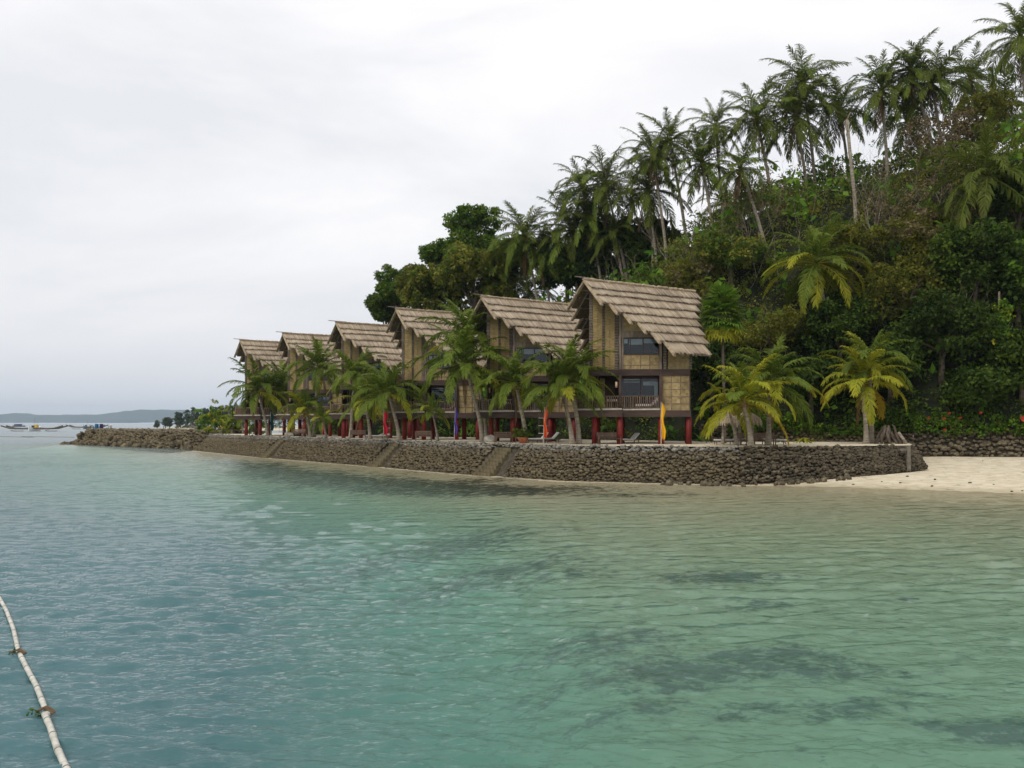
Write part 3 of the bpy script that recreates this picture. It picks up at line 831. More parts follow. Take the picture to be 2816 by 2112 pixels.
def layer_mesh(s0, s1, uf, ub, side, seed):
    r = np.random.default_rng(seed)
    V = []; Q = []; T = []; n = 0
    u = uf
    top = s0 == 0
    ph = r.uniform(0, 6)
    while u < ub:
        w = r.uniform(.09, .19)
        u2 = min(u + w, ub + .03)
        sag = 0.05 * math.sin(u * 1.3 + ph) + 0.03 * math.sin(u * 3.1 + ph * 2)
        sb = s1 + r.uniform(-.035, .06) + sag * .6
        st = s0 - (0 if top else .06)
        lift = 0.22 + r.uniform(-.02, .05) + sag * .4
        lt = 0.03 + r.uniform(0, .012)
        th = r.uniform(.035, .07)
        sk = r.uniform(-.02, .02)
        c = [roof_pt(u, st * side, lt), roof_pt(u2 - .012, st * side, lt), roof_pt(u2 - .012 + sk, sb * side, lift), roof_pt(u + sk, sb * side, lift)]
        d = Vector((0, 0, -th))
        vs = [p + d for p in c] + c
        V += [tuple(p) for p in vs]
        Q += [[n + a for a in f] for f in ((3, 2, 1, 0), (4, 5, 6, 7), (0, 1, 5, 4), (1, 2, 6, 5), (2, 3, 7, 6), (3, 0, 4, 7))]
        T += [np.clip(r.normal(.5, .17), 0, 1)] * 8
        n += 8
        # ragged ends under the lip, tinted dark as painted shade of the gap
        if r.uniform() < .6:
            q0 = u + r.uniform(0, w * .6); q1 = q0 + .05; sb2 = sb + r.uniform(.03, .12)
            c = [roof_pt(q0, (sb - .3) * side, lift - .09), roof_pt(q1, (sb - .3) * side, lift - .09), roof_pt(q1, sb2 * side, lift - .08), roof_pt(q0, sb2 * side, lift - .08)]
            V += [tuple(p) for p in c]; Q.append([n, n + 1, n + 2, n + 3]); T += [.25] * 4; n += 4
        u = u2
    return np_mesh('thatch_layer', V, quads=Q, mat=M['thatch_strips'], attrs={'tint': T})

def build_house():
    root = empty('stilt_house', O1)
    def part(mb, name, mat, parent=None, smooth=False):
        return mb.build(name, M[mat], parent or root, NEG if parent is None else (0, 0, 0), smooth=smooth)
    # roof
    mb = MB()
    for side in (1, -1):
        for (s0, s1, uf, ub) in LAYERS:
            c = [roof_pt(uf + .06, s0 * side, -.02), roof_pt(ub - .06, s0 * side, -.02), roof_pt(ub - .06, (s1 - .06) * side, .06), roof_pt(uf + .06, (s1 - .06) * side, .06)]
            d = Vector((0, 0, -.05))
            mb.hexa([p + d for p in c] + c)
    roof = part(mb, 'roof', 'thatch_dark')
    for side in (1, -1):
        for i, (s0, s1, uf, ub) in enumerate(LAYERS):
            link('thatch_layer', layer_mesh(s0, s1, uf, ub, side, 10 * i + (side > 0)), roof)
        mb = MB()
        for (s0, s1, uf) in [(0, 1.98, 0)] + [(l[0], l[1], l[2]) for l in LAYERS[3:]]:
            for j, (du, dz) in enumerate(((-.06, .10), (-.1, -.02), (.04, -.04))):
                mb.tube([roof_pt(uf + du, (s0 - .05) * side, dz - .02), roof_pt(uf + du, (s1 + .15) * side, dz + .12)], [.06, .075], 6)
        part(mb, 'rake_poles', 'thatch', roof)
    mb = MB()
    pts = []; rd = []
    r = np.random.default_rng(5)
    u = -.15
    while u < 12.7:
        pts.append(roof_pt(u, r.uniform(-.03, .03), .08 + r.uniform(-.02, .03))); rd.append(.12 + r.uniform(-.025, .035)); u += .22
    mb.tube(pts, rd, 7)
    for q in range(46):
        u = r.uniform(0, 12.4); a = r.choice([-1, 1])
        mb.tube([roof_pt(u, 0, .2), roof_pt(u + r.uniform(-.1, .1), .34 * a, .17)], .028, 4)
    part(mb, 'ridge_cap', 'thatch', roof)
    part(MB().tube([roof_pt(-1.0, 0, .2), roof_pt(1.2, 0, .16)], [.04, .06], 6), 'ridge_pole', 'grey_wood', roof)
    mb = MB()     # rafters seen from below
    for side in (1, -1):
        for u in (0.9, 2.4, 3.9, 5.4, 6.9, 8.4):
            smax = max([l[1] for l in LAYERS if l[2] < u] + [.8]) - .1
            mb.tube([roof_pt(u, .05 * side, -.16), roof_pt(u, smax * side, -.12)], .06, 5)
    part(mb, 'rafters', 'grey_wood', roof)

    # rear and side walls of the prow-shaped plan
    def pl(u, s, z): return AP + RD * u + PD * s + Vector((0, 0, z - AP.z))
    mb = MB()
    corners = [(6.73, 5.0), (9.0, 1.8), (11.2, -1.5), (11.0, -4.6), (6.73, -5.0), (.77, -.31)]
    for (u0, s0), (u1, s1) in zip(corners[:-1], corners[1:]):
        for z0, z1 in ((5.2, None),):
            a, b = pl(u0, s0, z0), pl(u1, s1, z0)
            ta, tb = AP.z - SL * abs(s0) - .25, AP.z - SL * abs(s1) - .25
            n_ = (b - a).cross(Vector((0, 0, 1))).normalized() * .12
            mid = (a + b) / 2
            A2, B2 = Vector((a.x, a.y, ta)), Vector((b.x, b.y, tb))
            mb.hexa([a, b, b - n_, a - n_, A2, B2, B2 - n_, A2 - n_])
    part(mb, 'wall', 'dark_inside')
    # gable infill behind the front, follows the roof
    def backing(t0, t1, z0, out, ztop=None):
        m_ = MB(); n = 8
        for i in range(n):
            a, b = t0 + (t1 - t0) * i / n, t0 + (t1 - t0) * (i + 1) / n
            za, zb = (under_roof(a), under_roof(b)) if ztop is None else (ztop, ztop)
            m_.hexa([fp(a, out, z0), fp(b, out, z0), fp(b, out - .08, z0), fp(a, out - .08, z0), fp(a, out, za), fp(b, out, zb), fp(b, out - .08, zb), fp(a, out - .08, za)])
        return m_
    Z1, Z2 = fz(935), fz(880)          # mid beam
    F0, F1 = 4.73, 5.25                # deck beam
    xA, xB, xC, xD = fx(388), fx(654), fx(1010), fx(1268)
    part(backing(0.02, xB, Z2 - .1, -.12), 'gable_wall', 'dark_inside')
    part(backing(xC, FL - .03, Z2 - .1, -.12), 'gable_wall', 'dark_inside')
    def fbox(t0, t1, z0, z1, o0, o1):
        return MB().hexa([fp(t0, o1, z0), fp(t1, o1, z0), fp(t1, o0, z0), fp(t0, o0, z0), fp(t0, o1, z1), fp(t1, o1, z1), fp(t1, o0, z1), fp(t0, o0, z1)])
    # split-bamboo wall: courses of flat slats, and ladder strips of short slats
    def slats(t0, t1, z0, out, pitch, hh, mat, name, ztop=None, rough=.012, lim=None):
        m_ = MB(); z = z0
        while True:
            zt = z + hh
            top = min(under_roof(t0), under_roof(t1)) if ztop is None else ztop
            if zt > top: break
            j = U(-rough, rough)
            e0, e1 = U(-.02, .02), U(-.02, .02)
            m_.hexa([fp(t0 + e0, out + j + .03, z), fp(t1 + e1, out + j + .03, z), fp(t1 + e1, out - .02, z), fp(t0 + e0, out - .02, z), fp(t0 + e0, out + j + .02, zt), fp(t1 + e1, out + j + .02, zt), fp(t1 + e1, out - .02, zt), fp(t0 + e0, out - .02, zt)])
            z += pitch
        return part(m_, name, mat)
    for a, b in ((415, 458), (458, 499), (521, 565), (565, 608)):
        slats(fx(a) + .004, fx(b) - .004, Z2, 0.0, .092, .084, 'bamboo', 'bamboo_panel')
    for a, b in ((383, 415), (497, 523), (606, 640)):
        slats(fx(a), fx(b), Z2, .05, .125, .068, 'grey_wood', 'slat_ladder')
    slats(fx(1075), fx(1262), Z2, 0.0, .092, .084, 'mat_panel', 'bamboo_panel')
    for a, b in ((1034, 1062), (1255, 1285)):
        slats(fx(a), fx(b), Z2, .05, .125, .068, 'grey_wood', 'slat_ladder')
    # posts, beams
    for t in (xB, xC): part(fbox(t - .1, t + .1, F1, under_roof(t), -.1, .12), 'post', 'grey_wood')
    part(fbox(fx(672), fx(684), Z2, under_roof(fx(684)), 0, .09), 'post', 'grey_wood')
    part(fbox(fx(395), xD, Z1, Z2 - .004, -.2, .16), 'beam', 'dark_wood')
    wz0, wz1 = fz(752), fz(600)
    part(fbox(xB + .1, xC - .1, wz1, fz(545), -.1, .08), 'beam', 'grey_wood')
    # timber boards above the upper window
    nb = 7
    for i in range(nb):
        a = xB + .12 + (xC - xB - .24) * i / nb; b = xB + .12 + (xC - xB - .24) * (i + 1) / nb - .012
        zt = min(under_roof(a), under_roof(b))
        if zt > fz(545) + .1: part(fbox(a, b, fz(545), zt, -.06, .0), 'board', 'mat_panel')
    def window(t0, t1, z0, z1, out, mull, blinds):
        m_ = MB()
        fr = .07
        for (a, b, c, d) in ((t0, t1, z0, z0 + fr), (t0, t1, z1 - fr, z1), (t0, t0 + fr, z0 + fr, z1 - fr), (t1 - fr, t1, z0 + fr, z1 - fr)) + tuple((m - .03, m + .03, z0 + fr, z1 - fr) for m in mull):
            m_.hexa([fp(a, out + .05, c), fp(b, out + .05, c), fp(b, out - .05, c), fp(a, out - .05, c), fp(a, out + .05, d), fp(b, out + .05, d), fp(b, out - .05, d), fp(a, out - .05, d)])
        w = part(m_, 'window', 'dark_wood')
        xs = [t0 + fr] + list(mull) + [t1 - fr]
        for a, b in zip(xs[:-1], xs[1:]):
            part(MB().hexa([fp(a, out + .005, z0 + fr), fp(b, out + .005, z0 + fr), fp(b, out - .005, z0 + fr), fp(a, out - .005, z0 + fr), fp(a, out + .005, z1 - fr), fp(b, out + .005, z1 - fr), fp(b, out - .005, z1 - fr), fp(a, out - .005, z1 - fr)]), 'pane', 'glass', w)
        for (a, b, c, d) in blinds:
            part(MB().hexa([fp(a, out - .13, c), fp(b, out - .13, c), fp(b, out - .16, c), fp(a, out - .16, c), fp(a, out - .13, d), fp(b, out - .13, d), fp(b, out - .16, d), fp(a, out - .16, d)]), 'blind', 'white_cloth', w)
        return w
    window(xB + .12, xC - .12, wz0, wz1, -.02, [fx(745), fx(858)], [(fx(690), fx(722), fz(650), fz(612)), (fx(735), fx(852), fz(662), fz(612)), (fx(862), fx(985), fz(650), fz(612))])
    # room behind the windows
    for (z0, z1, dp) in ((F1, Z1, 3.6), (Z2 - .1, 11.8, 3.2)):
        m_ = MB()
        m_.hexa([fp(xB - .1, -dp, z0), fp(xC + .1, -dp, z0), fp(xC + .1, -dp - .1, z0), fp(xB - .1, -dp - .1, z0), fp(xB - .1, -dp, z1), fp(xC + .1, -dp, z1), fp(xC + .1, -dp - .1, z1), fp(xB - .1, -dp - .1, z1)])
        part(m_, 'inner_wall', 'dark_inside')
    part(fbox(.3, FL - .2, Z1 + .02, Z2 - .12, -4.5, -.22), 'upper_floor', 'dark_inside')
    # woven panels under the upper window and on the lower right
    def panels(t0, t1, z0, z1, nc, nr, out, heights=None):
        m_ = MB()
        bw_ = .065
        ts = [t0 + (t1 - t0) * i / nc for i in range(nc + 1)]; zs = [z0 + (z1 - z0) * i / nr for i in range(nr + 1)] if heights is None else heights
        nr = len(zs) - 1
        for t in ts:
            m_.hexa([fp(t - bw_ / 2, out + .05, z0), fp(t + bw_ / 2, out + .05, z0), fp(t + bw_ / 2, out, z0), fp(t - bw_ / 2, out, z0), fp(t - bw_ / 2, out + .05, z1), fp(t + bw_ / 2, out + .05, z1), fp(t + bw_ / 2, out, z1), fp(t - bw_ / 2, out, z1)])
        for z in zs:
            m_.hexa([fp(t0, out + .042, z - bw_ / 2), fp(t1, out + .042, z - bw_ / 2), fp(t1, out, z - bw_ / 2), fp(t0, out, z - bw_ / 2), fp(t0, out + .042, z + bw_ / 2), fp(t1, out + .042, z + bw_ / 2), fp(t1, out, z + bw_ / 2), fp(t0, out, z + bw_ / 2)])
        lat = part(m_, 'panel_lattice', 'rail_wood')
        for i in range(nc):
            for j in range(nr):
                e = U(-.008, .012)
                a, b, c, d = ts[i] + .025, ts[i + 1] - .025, zs[j] + .025, zs[j + 1] - .025
                part(MB().hexa([fp(a, out + .015 + e, c), fp(b, out + .015 + U(-.008, .012), c), fp(b, out - .03, c), fp(a, out - .03, c), fp(a, out + .015 + U(-.008, .012), d), fp(b, out + .015 + e, d), fp(b, out - .03, d), fp(a, out - .03, d)]), 'panel', 'mat_panel', lat)
    panels(xB + .14, xC - .12, Z2, wz0, 4, 2, -.04, [Z2, Z2 + .33, wz0])
    panels(fx(1026), fx(1264), fz(1243), Z1, 3, 5, .02)
    part(fbox(xC + .1, FL, F1, Z1, -.1, -.03), 'wall', 'dark_inside')
    part(fbox(fx(1264), fx(1272), F0, Z1, -.1, .1), 'post', 'dark_wood')
    # lower window, set back behind the balcony
    window(xB + .1, xC - .1, F1 + .05, fz(950), -1.1, [fx(838)], [(fx(690), fx(830), fz(968), fz(957)), (fx(690), fx(830), fz(990), fz(982)), (fx(860), fx(992), fz(1016), fz(982)), (fx(960), fx(996), F1 + .1, fz(1016))])
    part(fbox(xB, xC, fz(950), Z1, -1.16, -1.02), 'beam', 'dark_wood')
    # recessed entrance: dark wall, door, woven side panel, slim posts
    part(fbox(.5, xB, F1, Z1, -1.9, -1.8), 'wall', 'dark_inside')
    part(fbox(xB - .05, xB + .05, F1, Z1, -1.8, -1.0), 'wall', 'dark_inside')
    d = part(fbox(fx(525), fx(610), F1, F1 + 2.15, -1.8, -1.74), 'door', 'dark_wood')
    part(fbox(fx(598), fx(603), F1 + 1.0, F1 + 1.15, -1.74, -1.68), 'handle', 'grey_wood', d)
    for j in range(5):
        part(fbox(fx(475), fx(520), F1 + .1 + j * .52, F1 + .58 + j * .52, -1.8, -1.75), 'panel', 'mat_panel')
    for cx in (432, 458): part(fbox(fx(cx) - .06, fx(cx) + .06, F1, Z1, -1.2, -1.08), 'post', 'grey_wood')
    # deck, fascias, pale edge poles
    part(fbox(-1.05, xB + .1, F1 - .12, F1, -2.5, 1.05), 'deck', 'dark_wood')
    part(fbox(xB + .11, FL + .05, F1 - .13, F1 - .004, -4.0, .60), 'deck', 'dark_wood')
    part(fbox(-1.1, xB + .16, F0, F1 - .004, 1.05, 1.2), 'fascia', 'dark_wood')
    part(fbox(xB + .17, fx(1272), F0 + .003, F1 - .006, .60, .74), 'fascia', 'dark_wood')
    part(fbox(-1.1, -.98, F0 + .005, F1 - .008, -2.4, 1.04), 'fascia', 'dark_wood')
    for j in range(5):
        t = .4 + j * 1.75
        part(fbox(t - .08, t + .08, F0 + .12, F1 - .14, -3.9, .58), 'joist', 'dark_wood')
    part(MB().tube([fp(-1.15, 1.16, F1 + .07), fp(.6, 1.18, F1 + .075), fp(xB + .12, 1.16, F1 + .09)], .075, 8), 'edge_pole', 'pale_pole')
    part(MB().tube([fp(xB + .2, .70, F1 + .06), fp(xB + 1.9, .72, F1 + .07), fp(xC - .1, .70, F1 + .08)], .07, 8), 'edge_pole', 'pale_pole')
    # railings
    bal = MB().tube([(0, 0, 0), (.01, 0, .45), (0, .01, .93)], [.036, .03, .034], 6).mesh('baluster', M['rail_wood'])
    def railing(t0, t1, o0, o1, tall=False):
        m_ = MB()
        a, b = fp(t0, o0, 0), fp(t1, o1, 0)
        for z, r_ in ((F1 + 1.12, .05), (F1 + .2, .04)):
            m_.tube([a + Vector((0, 0, z)), (a + b) / 2 + Vector((0, 0, z + .012)), b + Vector((0, 0, z))], r_, 6)
        rl = part(m_, 'railing', 'rail_wood')
        n = max(3, int((b - a).length / .165))
        for i in range(n):
            p = a + (b - a) * ((i + .5) / n)
            link('baluster', bal, rl, (p.x, p.y, F1 + .19), (U(-.03, .03), U(-.03, .03), U(0, 3)), (U(.8, 1.5), U(.8, 1.3), 1))
        return rl
    railing(-1.0, xB - .1, .95, .95)
    railing(xB + .1, xC - .1, .5, .5)
    railing(-1.0, -1.0, -2.2, .9)
    for t, o in ((-1.02, .95),): part(MB().tube([fp(t, o, F1), fp(t, o, F1 + 1.38)], .065, 7), 'rail_post', 'rail_wood')
    part(fbox(xB - .11, xB + .11, F1, Z1, .35, .55), 'post', 'dark_wood')
    part(fbox(xC - .1, xC + .1, F1, Z1, .25, .45), 'post', 'dark_wood')
    # red pillars
    for (cx, o) in ((433, .72), (652, .8), (1012, .42), (1254, .36)):
        t = fx(cx)
        for k, (dt, do) in enumerate(((0, 0), (.55, -3.6))):
            p = fp(t + dt * .35, o + do, 0)
            part(MB().tube([Vector((p.x, p.y, TZ - .3)), Vector((p.x, p.y, F0 - .003))], .235, 14), 'pillar', 'red_paint', smooth=True)
    # paper lanterns by the entrance
    for cx, o, z in ((405, -.2, fz(1022)), (622, .3, fz(1016))):
        l = part(MB().lathe([(.02, -.24), (.085, -.23), (.095, 0), (.085, .23), (.02, .24)], fp(fx(cx), o, z), 10), 'lantern', 'lamp_paper', smooth=True)
        part(MB().tube([fp(fx(cx), o, z), fp(fx(cx) + .28, o - .05, z + .02)], .025, 5), 'bracket', 'red_paint', l)
    return root

HOUSE_AP = [(1608, 79.5), (1326, 89.5), (1091, 100.5), (926, 112), (779, 127.5), (662, 137.5)]
HLAB = ['nearest and largest bamboo stilt house with thatched roof, beside the yellow banner', 'second nearest thatched stilt house, behind the potted plant and rope ladder',
        'third thatched stilt house, between the purple banner and the leaning twin palms', 'fourth thatched stilt house, behind the red banner', 'fifth thatched stilt house, last but one before the open sea', 'farthest thatched stilt house at the left end of the row']
h0 = build_house()
tag(h0, HLAB[0], 'house', 'thatched stilt houses in a row')
OFFS = []
for i, (px, Y) in enumerate(HOUSE_AP):
    a = Vector(((px - 1408) / FP * Y, Y, 0)) - Vector((5.81, 79.5, 0))
    if i == 0: a = Vector((0, 0, 0))
    OFFS.append(a)
    if i:
        hc = copy_tree(h0, O1 + a, HLAB[i])
        hc.rotation_euler.z = R((0, .9, -1.1, .6, -.7, 1.2)[i]); hc.scale = (1, 1, (1, .993, 1.006, .99, 1.004, 1.0)[i])

def house_pt(i, t, out, z): return fp(t, out, z) + OFFS[i]

# ------------------------------------------------------------------ palms
def frond_mesh(elev, bend, seed, mat, n=46, ww=1.0):
    """one feather leaf, unit length, growing along +X from the crown"""
    r = np.random.default_rng(seed)
    N = 14
    pts = [np.zeros(3)]; tan = []
    for i in range(N):
        t = (i + .5) / N
        a = elev - bend * (t ** 1.25)
        d = np.array([math.cos(a), 0.0, math.sin(a)])
        tan.append(d); pts.append(pts[-1] + d / N)
    pts = np.array(pts); tan = np.array(tan + [tan[-1]])
    V = []; Qd = []; Tr = []; T = []
    def av(p, t): V.append(p); T.append(t); return len(V) - 1
    # rachis: three sided
    rings = []
    for i in range(0, N + 1, 2):
        w = .012 * (1 - .8 * i / N) + .002
        S = np.array([0, 1.0, 0]); Up = np.cross(S, tan[i]) * -1
        rings.append([av(pts[i] + S * w, .9), av(pts[i] - S * w, .9), av(pts[i] + Up * w * 1.2, .95)])
    for a, b in zip(rings[:-1], rings[1:]):
        for k in range(3):
            Qd.append([a[k], a[(k + 1) % 3], b[(k + 1) % 3], b[k]])
    for side in (-1, 1):
        for j in range(n):
            t = .13 + .87 * (j + r.uniform(0, .6)) / n
            if r.uniform() < .08: continue
            f = t * N; i = min(int(f), N - 1)
            p = pts[i] + (pts[i + 1] - pts[i]) * (f - i)
            Td = tan[min(i, N)]
            S = np.array([0, side, 0.0]); Up = np.cross(Td, np.array([0, 1.0, 0])) * -1
            if Up[2] < 0 and elev > -.2: Up = -Up
            fw = math.radians(28 + 34 * t + r.normal(0, 9))
            d0 = S * math.cos(fw) + Td * math.sin(fw) + Up * (.22 - .1 * t)
            d0 /= np.linalg.norm(d0)
            ln = (.182 * (.85 + .15 * ww) * math.sin(math.pi * (.16 + .76 * t)) ** .6 + .025) * r.uniform(.88, 1.1)
            g = np.array([0, 0, -1.0])
            d1 = d0 + g * r.uniform(.25, .7); d1 /= np.linalg.norm(d1)
            d2 = d1 + g * r.uniform(.4, 1.0); d2 /= np.linalg.norm(d2)
            m = p + d0 * ln * .42; e = m + d1 * ln * .34; q = e + d2 * ln * .28
            wd = Td - d0 * Td.dot(d0); wd /= max(1e-6, np.linalg.norm(wd))
            w = .0074 * ww * r.uniform(.8, 1.2)
            tt = np.clip(.38 + r.normal(0, .18) + .25 * (t - .5), 0, 1)
            ids = [av(p - wd * w * .6, tt), av(p + wd * w * .6, tt), av(m + wd * w, tt), av(m - wd * w, tt), av(e + wd * w * .8, min(1, tt + .1)), av(e - wd * w * .8, min(1, tt + .1)), av(q, min(1, tt + .22))]
            Qd.append(ids[:4]); Qd.append([ids[3], ids[2], ids[4], ids[5]]); Tr.append([ids[5], ids[4], ids[6]])
    return np_mesh('frond', np.array(V), quads=np.array(Qd), tris=np.array(Tr), mat=M[mat], attrs={'tint': T})

ELEV = [82, 66, 48, 30, 12, -8, -30, -55]
FR = {}
def frond(e, var, mat, ww=1.0):
    k = (e, var, mat, ww)
    if k not in FR:
        el = R(ELEV[e])
        bend = R([38, 62, 80, 88, 82, 68, 46, 24][e] * (0.74 + .26 * var))
        FR[k] = frond_mesh(el, bend, 100 + e * 7 + var * 3, mat, ww=ww)
    return FR[k]

def trunk_mb(base, crown, r0, r1, n=13, bend=.25, swell=1.7, rings=True):
    base, crown = Vector(base), Vector(crown)
    H = (crown - base).length
    hor = Vector((crown.x - base.x, crown.y - base.y, 0))
    pts = []; rd = []
    for i in range(n + 1):
        t = i / n
        p = base.lerp(crown, t)
        p = p + hor * (bend * (-(t * (1 - t)) * 1.0)) + Vector((0, 0, -.25 * (1 - t) ** 8))
        p += Vector((math.sin(t * 7 + base.x) * .04, math.cos(t * 6 + base.y) * .04, 0)) * min(1, H / 6)
        r = r0 * (1 - t) + r1 * t
        r *= 1 + (swell - 1) * math.exp(-t * H / .55)
        pts.append(p); rd.append(r * (1 + .05 * (i % 2)))
    return MB().tube(pts, rd, 9)

def palm(base, crown, Rf, nf, label, style='green', sub=True, group='coconut palms', r0=.17, dead=2, nuts=True, bend=.25, seed=0, up=0.0, wind=0.0, name='coconut_palm'):
    rr = random.Random(seed * 31 + int(abs(crown[0]) * 7))
    base, crown = Vector(base), Vector(crown)
    root = empty(name, base, label, 'palm', group)
    o = trunk_mb(Vector((0, 0, 0)), crown - base, r0, r0 * .62, bend=bend).build('trunk', M['trunk'], root, smooth=True)
    c = crown - base
    az = rr.uniform(0, 6.28)
    for k in range(nf):
        t = (k + .5) / nf
        az += 2.39996
        ev = 80 - (t ** (1.05 + .25 * up)) * (118 - 44 * up)
        e = min(range(len(ELEV)), key=lambda i: abs(ELEV[i] - ev))
        if style == 'green': mt = 'frond' if t < .78 else ('frond' if rr.random() < .65 else 'frond_yellow')
        elif style == 'dark': mt = 'frond_dark' if rr.random() < .7 else 'frond'
        elif style == 'gold': mt = 'frond' if t < .15 or rr.random() < .08 else ('frond_yellow' if t < .84 else ('frond_gold' if rr.random() < .4 else 'frond_yellow'))
        elif style == 'lime': mt = 'frond_yellow' if rr.random() < .45 and t > .25 else 'frond'
        elif style == 'sun': mt = 'frond_yellow' if t > .45 and rr.random() < .7 else 'frond'
        else: mt = 'frond'
        s = Rf * (1.0 if .1 < t else .8) * rr.uniform(.88, 1.08)
        a2 = az + wind * math.sin(az) 
        link('frond', frond(e, rr.randrange(3), mt, 1.45 if group.endswith('terrace') else 1.0), root, c + Vector((math.cos(a2) * .08, math.sin(a2) * .08, -.25 * t)), (rr.uniform(-.25, .25), rr.uniform(-.12, .12), a2), (s, s * rr.uniform(.85, 1.1), s))
    for k in range(dead):
        s = Rf * rr.uniform(.6, .85)
        link('dead_frond', frond(7, rr.randrange(3), 'frond_dry'), root, c + Vector((0, 0, -.35)), (rr.uniform(-.2, .2), rr.uniform(0, .5), rr.uniform(0, 6.28)), (s, s * .6, s))
    if nuts:
        for k in range(6):
            q = rr.uniform(0, 6.28); d = rr.uniform(.22, .36)
            link('coconut', NUT, root, c + Vector((math.cos(q) * d, math.sin(q) * d, -.35 - rr.uniform(0, .3))), (0, 0, 0), (1, 1, 1.2))
    return root
_nv, _nf = blob(99)
_nv = _nv / np.linalg.norm(_nv, axis=1)[:, None] * .14
NUT = np_mesh('coconut', _nv, quads=_nf, mat=M['coconut'], smooth=True)

# --- palms on the terrace: (crown px, base px or None, distance, frond length, fronds, style, label)
TPALM = [
 ((1543, 1066), (1574, 1218), 78.0, 3.5, 20, 'green', 'left of two crossing palms by the left corner of the nearest house'),
 ((1568, 1022), (1592, 1219), 78.6, 3.7, 20, 'green', 'right, taller palm with swollen foot by the left corner of the nearest house'),
 ((1416, 1048), (1447, 1213), 83.5, 3.6, 19, 'green', 'leaning palm rising behind the terracotta plant pot'),
 ((1277, 1000), (1327, 1213), 88.0, 4.6, 22, 'green', 'front leaning palm of the tall pair between third and second house'),
 ((1292, 925), (1339, 1210), 91.5, 4.4, 20, 'green', 'rear palm of the tall leaning pair, its crown above the roofs'),
 ((1189, 1130), (1204, 1213), 91.5, 2.1, 13, 'lime', 'small young palm in front of the third house balcony'),
 ((1066, 1078), (1098, 1209), 97.5, 4.0, 20, 'green', 'palm just right of the red banner'),
 ((1004, 1098), (1018, 1207), 104.0, 3.4, 17, 'lime', 'palm with drooping fronds just left of the red banner'),
 ((978, 1030), (963, 1200), 110.0, 3.7, 19, 'green', 'taller palm standing behind the one left of the red banner'),
 ((888, 1150), (897, 1201), 112.0, 2.2, 12, 'lime', 'smallest young palm beside the pink banner'),
 ((880, 1010), (862, 1199), 120.0, 4.3, 20, 'green', 'tall palm before the gap between fourth and fifth house'),
 ((841, 1128), (853, 1201), 119.0, 3.5, 17, 'lime', 'low palm with spreading fronds before the fifth house'),
 ((778, 1060), (806, 1194), 134.0, 4.2, 18, 'green', 'palm with curved trunk before the farthest house, right of the pair'),
 ((708, 1072), (736, 1199), 130.0, 5.0, 20, 'green', 'leftmost palm of the row, its fronds blown out over the sea'),
 ((2043, 1098), (2066, 1234), 70.6, 3.7, 20, 'gold', 'golden leaning palm at the corner of the sea wall by the thatched parasol'),
 ((2118, 1052), (2112, 1229), 74.0, 4.1, 20, 'lime', 'taller yellow-green palm behind the golden one at the wall corner'),
 ((2000, 1112), (2026, 1229), 73.0, 1.9, 8, 'gold', 'small palm left of the golden palm, reaching over the parasol'),
 ((2371, 1050), (2382, 1219), 80.5, 3.8, 20, 'gold', 'left trunk of the pair of golden palms on the right of the terrace'),
 ((2392, 1000), (2396, 1219), 81.5, 3.6, 17, 'lime', 'right trunk of the pair of golden palms on the right of the terrace'),
 ((662, 1150), (668, 1192), 158.0, 3.0, 12, 'lime', 'bushy young palm left of the farthest house deck'),
]
for i, (cpx, bpx, Y, Rf, nf, st, lab) in enumerate(TPALM):
    c = at(cpx[0], cpx[1], Y); b = at(bpx[0], bpx[1], Y); b.z = TZ - .1
    palm(b, c, Rf * 1.1, nf + (2 if st == 'gold' else 5), lab, st, group='palms on the sand terrace', r0=.19 if Rf > 3 else .12, dead=1 if Rf > 3 else 0, nuts=Rf > 3.3, seed=i, bend=.5, up=.55)

